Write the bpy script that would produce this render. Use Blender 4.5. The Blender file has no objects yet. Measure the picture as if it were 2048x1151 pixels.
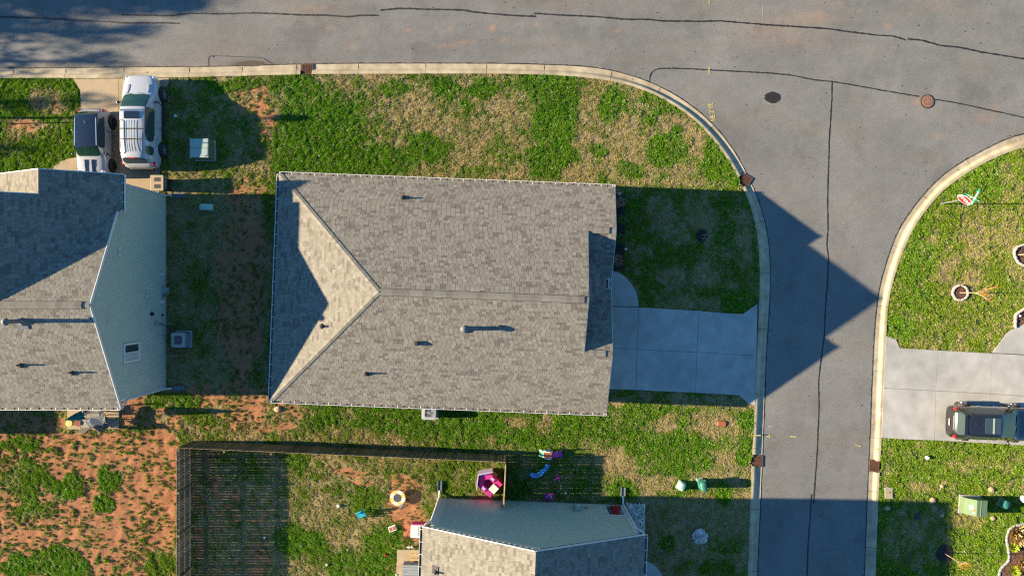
import bpy, bmesh, math, random
import numpy as np
from mathutils import Vector, Matrix, geometry
R = math.radians
random.seed(7)
SC = bpy.context.scene
COL = SC.collection

# ------------------------------------------------ camera, sky, sun, exposure
H = 39.0            # drone height above the lawns, m
S = 35.0            # photo pixels per metre at ground level
TAN = 0.305         # tangent of the sun's elevation
cam_d = bpy.data.cameras.new('camera'); cam = bpy.data.objects.new('camera', cam_d); COL.objects.link(cam)
cam.location = (0, 0, H); cam.rotation_euler = (0, 0, 0)
cam_d.sensor_width = 36.0; cam_d.lens = 18.0 * H / (1024 / S); cam_d.clip_end = 2000
SC.camera = cam
W_ = bpy.data.worlds.new('World'); SC.world = W_; W_.use_nodes = True
nt = W_.node_tree; nt.nodes.clear()
sky = nt.nodes.new('ShaderNodeTexSky'); sky.sky_type = 'NISHITA'; sky.sun_disc = False
sky.sun_elevation = math.atan(TAN); sky.sun_rotation = R(270)
sky.ozone_density = 10.0; sky.air_density = 2.0; sky.dust_density = 0.0
bg = nt.nodes.new('ShaderNodeBackground'); bg.inputs[1].default_value = 0.050
wo = nt.nodes.new('ShaderNodeOutputWorld')
nt.links.new(sky.outputs[0], bg.inputs[0]); nt.links.new(bg.outputs[0], wo.inputs[0])
sun_d = bpy.data.lights.new('sun', 'SUN'); sun_d.energy = 3.85; sun_d.angle = R(0.55); sun_d.color = (1.0, 0.82, 0.54)
sun = bpy.data.objects.new('sun', sun_d); COL.objects.link(sun)
sun.rotation_euler = (0, -(math.pi / 2 - math.atan(TAN)), 0); sun.location = (-60, 0, 30)
SC.view_settings.view_transform = 'Standard'; SC.view_settings.look = 'None'
SC.view_settings.exposure = 2.72; SC.view_settings.gamma = 1.0; SC.view_settings.use_curve_mapping = False
SC.cycles.max_bounces = 5; SC.cycles.diffuse_bounces = 3; SC.cycles.use_denoising = False; SC.cycles.use_adaptive_sampling = False; SC.cycles.caustics_reflective = False; SC.cycles.caustics_refractive = False; SC.cycles.sample_clamp_indirect = 3.0; SC.cycles.blur_glossy = 1.0; SC.cycles.filter_width = 1.25

# ------------------------------------------------ coordinates of the survey
LAWN = 0.10
def P(px, py, z=0.0):
    k = (1 - z / H) / S
    return ((px - 1024) * k, (575.5 - py) * k)
def P3(px, py, z=0.0):
    x, y = P(px, py, z); return Vector((x, y, z))
def PL(pts, z=0.0): return [P(a, b, z) for a, b in pts]

# ------------------------------------------------ helpers
def tag(o, label=None, cat=None, group=None, kind=None):
    if label: o['label'] = label
    if cat: o['category'] = cat
    if group: o['group'] = group
    if kind: o['kind'] = kind
    return o
def empty(name, loc, rz=0.0):
    o = bpy.data.objects.new(name, None); COL.objects.link(o)
    o.location = loc; o.rotation_euler = (0, 0, rz); o.empty_display_size = 0.3
    return o
def copy_tree(o, parent=None):
    c = o.copy(); COL.objects.link(c); c.parent = parent
    for ch in list(CH.get(o.name, [])):
        k = copy_tree(bpy.data.objects[ch], c); CH.setdefault(c.name, []).append(k.name)
    return c
CH = {}
class MB:
    def __init__(s): s.v = []; s.f = []; s.m = []
    def add(s, vs, fs, mi=0):
        n = len(s.v); s.v += [tuple(v) for v in vs]
        for f in fs: s.f.append(tuple(i + n for i in f)); s.m.append(mi)
        return s
    def box(s, c, d, rz=0.0, mi=0, M=None):
        x, y, z = d[0] / 2, d[1] / 2, d[2] / 2
        vs = [Vector((i * x, j * y, k * z)) for k in (-1, 1) for j in (-1, 1) for i in (-1, 1)]
        m = M if M is not None else Matrix.Rotation(rz, 3, 'Z')
        vs = [m @ v + Vector(c) for v in vs]
        return s.add(vs, [(0, 2, 3, 1), (4, 5, 7, 6), (0, 1, 5, 4), (2, 6, 7, 3), (0, 4, 6, 2), (1, 3, 7, 5)], mi)
    def bar(s, a, b, w, h, mi=0):
        a = Vector(a); b = Vector(b); d = b - a; L = d.length
        q = d.to_track_quat('X', 'Z').to_matrix()
        return s.box((a + b) / 2, (L, w, h), mi=mi, M=q)
    def tube(s, pts, rad, n=8, mi=0, caps=True, up=None):
        pts = [Vector(p) for p in pts]
        if not hasattr(rad, '__len__'): rad = [rad] * len(pts)
        vs = []; fs = []; prev = None
        for i, p in enumerate(pts):
            d = (pts[min(i + 1, len(pts) - 1)] - pts[max(i - 1, 0)]).normalized()
            u = d.orthogonal().normalized() if prev is None else (prev - d * prev.dot(d)).normalized()
            prev = u; w = d.cross(u)
            for k in range(n):
                t = 2 * math.pi * k / n; vs.append(p + (u * math.cos(t) + w * math.sin(t)) * rad[i])
        for i in range(len(pts) - 1):
            for k in range(n):
                a = i * n + k; b = i * n + (k + 1) % n; fs.append((a, b, b + n, a + n))
        if caps: fs.append(tuple(range(n - 1, -1, -1))); fs.append(tuple(range((len(pts) - 1) * n, len(pts) * n)))
        return s.add(vs, fs, mi)
    def lathe(s, c, prof, n=20, mi=0, M=None):
        c = Vector(c); vs = []; fs = []
        for r, z in prof:
            for k in range(n):
                t = 2 * math.pi * k / n; v = Vector((r * math.cos(t), r * math.sin(t), z))
                if M is not None: v = M @ v
                vs.append(c + v)
        for i in range(len(prof) - 1):
            for k in range(n):
                a = i * n + k; b = i * n + (k + 1) % n; fs.append((a, b, b + n, a + n))
        fs.append(tuple(range(n - 1, -1, -1))); fs.append(tuple(range((len(prof) - 1) * n, len(prof) * n)))
        return s.add(vs, fs, mi)
    def prism(s, poly, z0, z1, ch=0.0, mi=0):
        if sum(poly[i][0] * poly[(i + 1) % len(poly)][1] - poly[(i + 1) % len(poly)][0] * poly[i][1] for i in range(len(poly))) < 0: poly = poly[::-1]
        n = len(poly); rings = [(poly, z0), (poly, z1 - ch)]
        if ch:
            cx = sum(p[0] for p in poly) / n; cy = sum(p[1] for p in poly) / n
            ins = []
            for p in poly:
                dx, dy = cx - p[0], cy - p[1]; L = math.hypot(dx, dy) or 1; ins.append((p[0] + dx / L * ch * 1.3, p[1] + dy / L * ch * 1.3))
            rings.append((ins, z1))
        vs = [(p[0], p[1], z) for r, z in rings for p in r]; fs = []
        for i in range(len(rings) - 1):
            for k in range(n):
                a = i * n + k; b = i * n + (k + 1) % n; fs.append((a, b, b + n, a + n))
        fs.append(tuple(range(n - 1, -1, -1))); fs.append(tuple(range((len(rings) - 1) * n, len(rings) * n)))
        return s.add(vs, fs, mi)
    def ball(s, c, r, nu=12, nv=8, mi=0):
        if not hasattr(r, '__len__'): r = (r, r, r)
        vs = [(c[0], c[1], c[2] - r[2])]; fs = []
        for i in range(1, nv):
            t = math.pi * i / nv
            for k in range(nu):
                a = 2 * math.pi * k / nu; vs.append((c[0] + r[0] * math.sin(t) * math.cos(a), c[1] + r[1] * math.sin(t) * math.sin(a), c[2] - r[2] * math.cos(t)))
        vs.append((c[0], c[1], c[2] + r[2])); top = len(vs) - 1
        for k in range(nu):
            fs.append((0, 1 + (k + 1) % nu, 1 + k)); fs.append((top, 1 + (nv - 2) * nu + k, 1 + (nv - 2) * nu + (k + 1) % nu))
            for i in range(nv - 2):
                a = 1 + i * nu + k; b = 1 + i * nu + (k + 1) % nu; fs.append((a, b, b + nu, a + nu))
        return s.add(vs, fs, mi)
    def build(s, name, mats, parent=None, smooth=False, world=False, loc=None, bev=0.0):
        me = bpy.data.meshes.new(name)
        off = Vector((0, 0, 0)); 
        if world and parent is not None: off = wloc(parent)
        if loc is not None: off = off + Vector(loc)
        vs = [(v[0] - off[0], v[1] - off[1], v[2] - off[2]) for v in s.v] if off.length else s.v
        me.from_pydata(vs, [], s.f)
        for m in (mats if isinstance(mats, (list, tuple)) else [mats]): me.materials.append(m)
        me.polygons.foreach_set('material_index', s.m)
        if bev:
            b = bmesh.new(); b.from_mesh(me); bmesh.ops.remove_doubles(b, verts=b.verts, dist=1e-5)
            ed = [e for e in b.edges if len(e.link_faces) == 2 and e.calc_face_angle(0) > 0.5]
            bmesh.ops.bevel(b, geom=ed, offset=bev, segments=2, affect='EDGES', profile=0.6); b.to_mesh(me); b.free()
        if smooth:
            me.polygons.foreach_set('use_smooth', [True] * len(me.polygons))
            if smooth != 2:
                try: me.set_sharp_from_angle(angle=R(40))
                except Exception: pass
        me.update()
        return link(me, name, parent, loc)
def wloc(o):
    v = Vector(o.location)
    while o.parent: o = o.parent; v += Vector(o.location)
    return v
def link(me, name, parent=None, loc=None):
    o = bpy.data.objects.new(name, me); COL.objects.link(o)
    if loc is not None: o.location = loc
    if parent is not None: o.parent = parent; CH.setdefault(parent.name, []).append(o.name)
    return o
def rrect(w, d, r, n=4, cx=0, cy=0, rot=0.0):
    out = []
    for sx, sy, a0 in ((1, 1, 0), (-1, 1, 90), (-1, -1, 180), (1, -1, 270)):
        for k in range(n + 1):
            a = R(a0 + 90 * k / n); out.append((sx * (w / 2 - r) + r * math.cos(a), sy * (d / 2 - r) + r * math.sin(a)))
    c, s_ = math.cos(rot), math.sin(rot)
    return [(cx + x * c - y * s_, cy + x * s_ + y * c) for x, y in out]

# ------------------------------------------------ materials
def mat(name, col, rough=0.7, metal=0.0, var=0.12, scale=6.0, bump=0.0, bscale=60.0, attr=None, spec=0.3, coat=0.0, tint2=None, emis=None, trans=0.0, alpha=1.0):
    m = bpy.data.materials.new(name); m.use_nodes = True; t = m.node_tree; n = t.nodes; l = t.links
    b = n['Principled BSDF']; b.inputs['Roughness'].default_value = rough; b.inputs['Metallic'].default_value = metal
    b.inputs['Specular IOR Level'].default_value = spec; b.inputs['Coat Weight'].default_value = coat; b.inputs['Coat Roughness'].default_value = 0.04
    tc = n.new('ShaderNodeTexCoord')
    no = n.new('ShaderNodeTexNoise'); no.inputs['Scale'].default_value = scale; no.inputs['Detail'].default_value = 6
    l.new(tc.outputs['Object'], no.inputs['Vector'])
    mr = n.new('ShaderNodeMapRange'); mr.inputs['From Min'].default_value = 0.3; mr.inputs['From Max'].default_value = 0.7
    mr.inputs['To Min'].default_value = 1 - var; mr.inputs['To Max'].default_value = 1 + var
    l.new(no.outputs['Fac'], mr.inputs['Value'])
    mx = n.new('ShaderNodeMix'); mx.data_type = 'RGBA'; mx.blend_type = 'MULTIPLY'; mx.inputs[0].default_value = 1
    if attr:
        at = n.new('ShaderNodeAttribute'); at.attribute_name = attr; l.new(at.outputs['Color'], mx.inputs[6])
    elif tint2:
        n2 = n.new('ShaderNodeTexNoise'); n2.inputs['Scale'].default_value = scale * 0.22; n2.inputs['Detail'].default_value = 5
        l.new(tc.outputs['Object'], n2.inputs['Vector'])
        r2 = n.new('ShaderNodeMapRange'); r2.inputs['From Min'].default_value = 0.42; r2.inputs['From Max'].default_value = 0.62; l.new(n2.outputs['Fac'], r2.inputs['Value'])
        m2 = n.new('ShaderNodeMix'); m2.data_type = 'RGBA'; m2.inputs[6].default_value = (*col, 1); m2.inputs[7].default_value = (*tint2, 1)
        l.new(r2.outputs[0], m2.inputs[0]); l.new(m2.outputs[2], mx.inputs[6])
    else: mx.inputs[6].default_value = (*col, 1)
    l.new(mr.outputs[0], mx.inputs[7]); l.new(mx.outputs[2], b.inputs['Base Color'])
    if bump:
        nb = n.new('ShaderNodeTexNoise'); nb.inputs['Scale'].default_value = bscale; nb.inputs['Detail'].default_value = 4
        l.new(tc.outputs['Object'], nb.inputs['Vector'])
        bp = n.new('ShaderNodeBump'); bp.inputs['Strength'].default_value = bump; bp.inputs['Distance'].default_value = 0.02
        l.new(nb.outputs['Fac'], bp.inputs['Height']); l.new(bp.outputs[0], b.inputs['Normal'])
    if trans: b.inputs['Transmission Weight'].default_value = trans
    return m
M = {}
def mk(k, *a, **kw): M[k] = mat(k, *a, **kw); return M[k]
mk('concrete', (0.28, 0.272, 0.255), 0.9, var=0.16, scale=1.3, bump=0.25, bscale=40, tint2=(0.235, 0.23, 0.22))
mk('curb_concrete', (0.30, 0.25, 0.175), 0.9, var=0.22, scale=2.0, bump=0.2, bscale=50, tint2=(0.25, 0.205, 0.14))
mk('tan_concrete', (0.26, 0.20, 0.13), 0.9, var=0.1, scale=2.0, bump=0.2, bscale=50)
mk('joint', (0.10, 0.09, 0.08), 1.0)
mk('tar', (0.012, 0.012, 0.014), 0.6, bump=0.4, bscale=30)
mk('tar_patch', (0.010, 0.010, 0.012), 0.8, bump=0.6, bscale=40)
mk('yellow_paint', (0.34, 0.28, 0.08), 0.8, var=0.3, scale=30)
mk('white_paint', (0.35, 0.35, 0.34), 0.8, var=0.3, scale=30)
mk('iron', (0.17, 0.085, 0.055), 0.8, var=0.35, scale=20, bump=0.4)
mk('rust', (0.095, 0.045, 0.030), 0.85, var=0.35, scale=20, bump=0.4, bscale=60)
mk('black_void', (0.008, 0.008, 0.008), 1.0)
mk('white_trim', (0.46, 0.46, 0.46), 0.5, var=0.05)
mk('siding', (0.29, 0.32, 0.275), 0.7, var=0.05, scale=1.5)
mk('foundation', (0.30, 0.28, 0.25), 0.9, bump=0.3)
mk('felt', (0.10, 0.09, 0.08), 0.9)
mk('shingle', (0.2, 0.18, 0.15), 0.95, var=0.16, scale=45, bump=0.5, bscale=120, attr='Col', spec=0.15)
mk('glass_dark', (0.03, 0.045, 0.05), 0.06, var=0.0, spec=0.6)
mk('glass_green', (0.008, 0.028, 0.022), 0.04, var=0.3, scale=3, spec=0.5)
mk('white_car', (0.29, 0.30, 0.33), 0.25, var=0.01, coat=0.8)
mk('silver_white', (0.27, 0.27, 0.28), 0.25, var=0.01, coat=0.8)
mk('black_car', (0.008, 0.009, 0.012), 0.12, var=0.0, coat=1.0, spec=0.5)
mk('dark_car', (0.018, 0.018, 0.02), 0.16, metal=0.4, var=0.0, coat=1.0, spec=0.5)
mk('black_plastic', (0.02, 0.02, 0.022), 0.5, var=0.05)
mk('tyre', (0.018, 0.018, 0.02), 0.8, bump=0.3)
mk('alloy', (0.6, 0.6, 0.62), 0.3, metal=0.8, var=0.02)
mk('red_lens', (0.45, 0.01, 0.01), 0.15, var=0.02, spec=0.6)
mk('amber_lens', (0.6, 0.16, 0.02), 0.15, var=0.02)
mk('clear_lens', (0.6, 0.62, 0.65), 0.08, metal=0.5, var=0.02)
mk('galv', (0.10, 0.105, 0.11), 0.6, metal=0.0, var=0.08)
mk('ac_grey', (0.30, 0.31, 0.31), 0.5, metal=0.2, var=0.05)
mk('ac_dark', (0.05, 0.05, 0.055), 0.6)
mk('util_green', (0.08, 0.125, 0.065), 0.5, var=0.08, bump=0.1)
mk('util_teal', (0.03, 0.13, 0.10), 0.45, var=0.06)
mk('util_mint', (0.26, 0.40, 0.31), 0.5, var=0.05)
mk('splash', (0.09, 0.11, 0.12), 0.8)
mk('util_grey', (0.22, 0.28, 0.25), 0.45, var=0.05)
mk('fence_wood', (0.19, 0.13, 0.065), 0.9, var=0.3, scale=4, bump=0.5, bscale=30, tint2=(0.11, 0.08, 0.045))
mk('fence_top', (0.27, 0.24, 0.21), 0.9, var=0.2, scale=10)
mk('raw_wood', (0.34, 0.22, 0.09), 0.8, var=0.2, scale=8)
mk('mulch', (0.10, 0.05, 0.032), 1.0, var=0.5, scale=25, bump=1.0, bscale=30)
mk('dark_mulch', (0.03, 0.025, 0.022), 1.0, var=0.5, scale=25, bump=1.0, bscale=30)
mk('edging_stone', (0.34, 0.29, 0.25), 0.9, var=0.2, scale=8, bump=0.4)
mk('pebble', (0.42, 0.39, 0.36), 0.8, var=0.5, scale=4)
mk('bark', (0.28, 0.21, 0.15), 0.9, var=0.2, scale=10)
mk('red_bark', (0.45, 0.16, 0.05), 0.8, var=0.2, scale=10)
mk('clay', (0.42, 0.19, 0.085), 1.0, var=0.2, scale=10, bump=0.8, bscale=20)
mk('rock', (0.30, 0.20, 0.13), 0.9, var=0.2, scale=5, bump=0.6)
mk('sign_red', (0.38, 0.012, 0.016), 0.5, var=0.02)
mk('sign_white', (0.5, 0.5, 0.5), 0.5, var=0.02)
mk('sign_green', (0.0, 0.20, 0.15), 0.5, var=0.02)
mk('pink', (0.46, 0.03, 0.16), 0.45, var=0.05)
mk('magenta', (0.30, 0.03, 0.22), 0.45, var=0.05)
mk('lavender', (0.34, 0.28, 0.46), 0.45, var=0.05)
mk('purple', (0.16, 0.05, 0.35), 0.45, var=0.05)
mk('orange', (0.25, 0.075, 0.035), 0.45, var=0.05)
mk('toy_white', (0.44, 0.44, 0.43), 0.45, var=0.04)
mk('toy_mint', (0.25, 0.62, 0.35), 0.45, var=0.04)
mk('toy_blue', (0.10, 0.36, 0.75), 0.35, var=0.1)
mk('cyan', (0.01, 0.26, 0.38), 0.45, var=0.08)
mk('toy_yellow', (0.46, 0.36, 0.10), 0.5, var=0.05)
mk('teal_cloth', (0.0, 0.15, 0.20), 0.85, var=0.15, scale=8)
mk('grey_mesh', (0.20, 0.19, 0.175), 0.8, var=0.1)
mk('deck_grey', (0.16, 0.18, 0.20), 0.7, var=0.1)
mk('brown_red', (0.16, 0.04, 0.025), 0.8, var=0.1)
mk('shrub_leaf', (0.10, 0.16, 0.03), 0.7, var=0.3, scale=15)
mk('lime_leaf', (0.30, 0.36, 0.02), 0.7, var=0.3, scale=15)
mk('straw', (0.42, 0.30, 0.12), 0.8, var=0.3, scale=15)
mk('dark_leaf', (0.03, 0.05, 0.025), 0.7, var=0.3, scale=15)
mk('interior', (0.35, 0.33, 0.30), 0.8)
mk('blind', (0.30, 0.32, 0.33), 0.6, var=0.04)

mk('gutter_floor', (0.10, 0.09, 0.075), 0.8)
for k_ in ('fence_wood',):
    t_ = M[k_].node_tree; oi = t_.nodes.new('ShaderNodeObjectInfo'); mr_ = t_.nodes.new('ShaderNodeMapRange'); mr_.inputs['To Min'].default_value = .55; mr_.inputs['To Max'].default_value = 1.35
    t_.links.new(oi.outputs['Random'], mr_.inputs['Value']); mx_ = t_.nodes.new('ShaderNodeMix'); mx_.data_type = 'RGBA'; mx_.blend_type = 'MULTIPLY'; mx_.inputs[0].default_value = 1
    b_ = t_.nodes['Principled BSDF']; s_ = b_.inputs['Base Color'].links[0].from_socket; t_.links.new(s_, mx_.inputs[6]); t_.links.new(mr_.outputs[0], mx_.inputs[7]); t_.links.new(mx_.outputs[2], b_.inputs['Base Color'])
# ------------------------------------------------ noise and fields
def vnoise(x, y, cell, seed):
    r = np.random.RandomState(seed); g = r.rand(512, 512)
    u = x / cell + 200.37; v = y / cell + 200.71
    i = np.floor(u).astype(int); j = np.floor(v).astype(int); a = u - i; b = v - j
    a = a * a * (3 - 2 * a); b = b * b * (3 - 2 * b); i %= 511; j %= 511
    return (g[i, j] * (1 - a) + g[i + 1, j] * a) * (1 - b) + (g[i, j + 1] * (1 - a) + g[i + 1, j + 1] * a) * b
def fbm(x, y, cell, seed, o=4):
    t = 0; A = 1; w = 0
    for k in range(o): t = t + A * vnoise(x + 13.7 * k, y - 7.1 * k, cell / 2 ** k, seed + k); w += A; A *= 0.55
    return t / w
def sst(a, b, x): t = np.clip((x - a) / (b - a), 0, 1); return t * t * (3 - 2 * t)
def inpoly(x, y, poly):
    c = np.zeros(x.shape, bool); n = len(poly)
    for i in range(n):
        x1, y1 = poly[i]; x2, y2 = poly[(i + 1) % n]
        if y1 == y2: continue
        m = ((y1 > y) != (y2 > y)) & (x < (x2 - x1) * (y - y1) / (y2 - y1) + x1); c ^= m
    return c
def resample(pl, n):
    pl = np.array(pl, float); d = np.r_[0, np.cumsum(np.hypot(*np.diff(pl, axis=0).T))]
    t = np.linspace(0, d[-1], n); return np.stack([np.interp(t, d, pl[:, 0]), np.interp(t, d, pl[:, 1])], 1)
def smoothpl(p, k=3):
    p = p.copy()
    for _ in range(k): p[1:-1] = (p[:-2] + 2 * p[1:-1] + p[2:]) / 4
    return p

# lawn fields: g green (0 straw .. 1 vivid), c bare clay, h olive tint, d density
# (cx, cy, rx, ry, softness, g, c, h) painted in order, in survey pixels; None leaves the channel
FIELD = [
 (1000, 250, 620, 140, .2, .45, .02, .25),
 (80, 250, 140, 130, .2, .85, .18, .35), (90, 205, 30, 25, .8, .3, .5, .4), (60, 255, 40, 16, .8, .35, .5, .4), (110, 215, 22, 14, .9, .3, .5, .4),
 (440, 260, 120, 160, .3, .5, .30, .4), (520, 200, 50, 28, .8, .45, .6, .4), (535, 250, 34, 40, .8, .4, .65, .4), (505, 320, 45, 26, .8, .5, .45, .5),
 (470, 170, 50, 14, .7, .9, .05, .2), (460, 350, 110, 16, .6, .5, .25, .7), (510, 385, 45, 30, .7, .6, .4, .7),
 (640, 260, 95, 95, .7, .95, 0, 0), (600, 180, 60, 28, .7, .9, .05, 0), (575, 330, 30, 40, .8, .9, 0, .2), (700, 320, 130, 32, .8, .95, 0, .1),
 (700, 210, 50, 26, .8, .8, 0, .1), (790, 175, 40, 22, .7, .8, 0, .1), (835, 225, 45, 48, .9, .32, .05, .3), (860, 292, 46, 26, .7, .95, 0, .05),
 (930, 255, 65, 50, .9, .30, .04, .4), (890, 170, 26, 22, .6, .95, 0, 0), (970, 180, 38, 24, .6, .95, 0, 0), (930, 210, 9, 9, .8, .9, 0, 0), (945, 220, 8, 8, .8, .9, 0, 0),
 (1000, 300, 45, 24, .7, .5, 0, .3), (1000, 215, 34, 30, .8, .2, .03, .4), (1075, 170, 40, 24, .6, .9, 0, 0), (1110, 190, 50, 36, .6, .95, 0, 0), (1115, 250, 50, 50, .6, .92, 0, .05), (1105, 320, 55, 38, .6, .95, 0, .1),
 (1180, 190, 24, 24, .7, .15, .05, .4), (1225, 215, 30, 32, .5, .95, 0, 0), (1180, 250, 26, 34, .7, .3, 0, .4), (1265, 270, 50, 44, .9, .30, .06, .45),
 (1300, 215, 40, 32, .7, .75, 0, .1), (1345, 250, 34, 30, .7, .2, .05, .4), (1330, 300, 40, 36, .6, .9, 0, .1), (1198, 305, 18, 17, .6, .9, 0, .1), (1355, 262, 14, 12, .6, .95, 0, 0),
 (1150, 345, 28, 22, .7, .2, .04, .4), (1265, 335, 30, 18, .7, .7, 0, .2), (1220, 350, 26, 22, .7, .5, .05, .4), (1380, 350, 34, 28, .7, .3, .06, .5), (1400, 300, 24, 30, .7, .2, .06, .4), (1430, 330, 30, 40, .7, .9, 0, .1), (1470, 370, 24, 20, .7, .9, 0, .1),
 (390, 560, 60, 210, .3, .30, .1, .75), (485, 560, 55, 210, .4, .30, .7, .5), (400, 620, 30, 80, .9, .5, .05, .6),
 (1375, 500, 145, 130, .15, .65, .02, .5), (1320, 430, 30, 40, .8, .2, .02, .9), (1400, 440, 30, 50, .8, .25, .02, .9), (1350, 470, 30, 20, .8, .3, 0, .9), (1490, 480, 20, 60, .8, .3, .02, .9), (1340, 560, 34, 24, .8, .2, .02, .9), (1415, 540, 34, 24, .8, .22, .02, .9), (1400, 610, 90, 16, .8, .3, .02, .9), (1475, 605, 34, 28, .5, .85, 0, .2),
 (1040, 860, 480, 58, .25, .8, .02, .15), (1330, 850, 26, 20, .7, .3, .05, .4), (1430, 850, 60, 34, .8, .25, .04, .45), (1490, 830, 24, 20, .6, .9, 0, .1), (1240, 800, 40, 20, .7, .8, 0, .15), (1090, 850, 22, 24, .7, .3, 0, .4), (700, 870, 60, 20, .8, .5, 0, .35), (980, 850, 36, 26, .7, .9, 0, 0), (1030, 840, 20, 14, .7, .3, 0, .4),
 (1350, 800, 160, 12, .6, .3, .02, .8),
 (1230, 940, 330, 50, .2, .6, .03, .2), (1230, 930, 40, 30, .7, .2, .03, .45), (1330, 890, 40, 22, .7, .85, 0, .1), (1310, 960, 50, 18, .7, .2, .03, .45), (1460, 930, 60, 40, .7, .2, .05, .45), (1380, 925, 56, 26, .7, .85, 0, .1), (1480, 905, 22, 30, .6, .9, 0, .1), (1420, 890, 16, 12, .6, .9, 0, 0), (1250, 975, 30, 14, .7, .85, 0, .1), (1380, 980, 40, 10, .7, .8, 0, .1),
 (1400, 1075, 120, 90, .15, .10, .0, 1.0), (1450, 1090, 40, 30, .8, .6, 0, .6), (1330, 1090, 14, 16, .6, .9, 0, .2), (1440, 990, 16, 24, .6, .9, 0, .2), (1440, 1140, 90, 20, .8, .6, 0, .5),
 (420, 810, 190, 50, .3, .48, .62, .85), (350, 800, 60, 22, .7, .85, .2, .5), (540, 830, 60, 40, .6, .3, .55, .7), (410, 840, 50, 16, .7, .7, .3, .7),
 (175, 1010, 185, 150, .15, .62, .78, .5), (60, 980, 60, 70, .7, .8, .45, .3), (140, 970, 40, 30, .7, .9, .35, .2), (225, 955, 28, 26, .7, .9, .3, .2), (215, 1000, 24, 20, .6, .95, .1, .1), (120, 1130, 60, 36, .6, .9, .2, .2), (320, 1130, 40, 28, .7, .8, .3, .5), (40, 890, 50, 20, .7, .8, .4, .3), (40, 1130, 30, 30, .7, .9, .2, .1), (60, 840, 70, 25, .5, .4, .85, .4),
 (470, 1030, 86, 130, .1, .25, .45, .8), (500, 940, 50, 50, .8, .5, .3, .6),
 (720, 1010, 165, 145, .15, .42, .22, .65), (600, 925, 24, 20, .7, .8, .1, .3), (590, 1075, 36, 34, .6, .95, .02, .05), (635, 1085, 24, 24, .6, .9, .02, .1), (730, 965, 36, 6, .6, .2, .9, .4), (700, 945, 50, 10, .7, .2, .75, .4), (740, 1000, 70, 36, .8, .7, .1, .5), (760, 1110, 40, 60, .8, .85, .05, .2), (800, 1070, 26, 20, .6, .9, .05, .1), (940, 930, 60, 24, .6, .65, .1, .5), (690, 1130, 40, 30, .7, .85, .05, .2),
 (818, 996, 34, 48, .2, .1, 1.25, .3), (830, 1062, 26, 20, .3, .15, .95, .3), (905, 965, 40, 30, .7, .7, .1, .5),
 (1930, 560, 170, 260, .1, .62, .0, .72), (1830, 520, 40, 110, .8, .8, .0, .3), (1930, 350, 90, 60, .8, .85, 0, .3), (1900, 560, 50, 40, .8, .35, .03, .85), (1905, 650, 50, 30, .9, .5, .12, .8), (1800, 655, 30, 34, .7, .9, .05, .2), (1970, 470, 60, 70, .8, .42, 0, .9),
 (1900, 1015, 150, 150, .1, .82, .0, .5), (1775, 950, 12, 60, .7, .5, .35, .5), (1860, 970, 60, 14, .8, .5, .25, .6), (1925, 1040, 30, 24, .8, .5, .05, .9), (1960, 930, 80, 20, .8, .6, .05, .7), (1835, 1060, 70, 70, .5, .5, .0, .6),
]
def field(X, Y):
    px = 1024 + X * S; py = 575.5 - Y * S
    wx = px + 34 * (fbm(X, Y, 1.6, 11) - .5); wy = py + 34 * (fbm(X, Y, 1.6, 31) - .5)
    g = np.full(X.shape, .5); c = np.full(X.shape, .05); h = np.full(X.shape, .4)
    for cx, cy, rx, ry, so, a, b, e in FIELD:
        if so <= .3: dd = np.maximum(np.abs(wx - cx) / rx, np.abs(wy - cy) / ry)
        else: dd = np.hypot((wx - cx) / rx, (wy - cy) / ry)
        m = 1 - sst(1 - so * .5, 1 + so * .35, dd)
        g = g + (a - g) * m; c = c + (b - c) * m; h = h + (e - h) * m
    n1 = fbm(X, Y, .9, 51); n2 = fbm(X, Y, .35, 71, 3)
    g = g + (n1 - .5) * .80 + (n2 - .5) * .75
    c = c + ((fbm(X, Y, .7, 91) - .5) * .8 + (n2 - .5) * .6) * sst(.05, .4, c)
    g = sst(.12, .90, g)
    far = sst(31.5, 33, np.abs(X)) + sst(18.6, 20, np.abs(Y)); far = np.clip(far, 0, 1); g = g + (.6 - g) * far; c = c * (1 - far)
    return g, sst(.38, .66, c), np.clip(h + (n1 - .5) * .3, 0, 1)
VIV = np.array((.175, .385, .015)); DRK = np.array((.065, .200, .008)); TANC = np.array((.56, .455, .235)); OLV = np.array((.24, .29, .024)); CLAY = np.array((.232, .106, .054)); YEL = np.array((.33, .32, .03))
THA = np.array((.175, .135, .072)); UND = np.array((.028, .062, .008))  # UND is darkened so the colour holds shade between green blades
def grasscol(g, c, h, n):
    gr = VIV + (DRK - VIV) * n[:, None] * .8; gr = gr + (OLV - gr) * (h[:, None] * .75)
    dry = TANC + (YEL - TANC) * (h[:, None] * .30)
    return dry + (gr - dry) * g[:, None]

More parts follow.
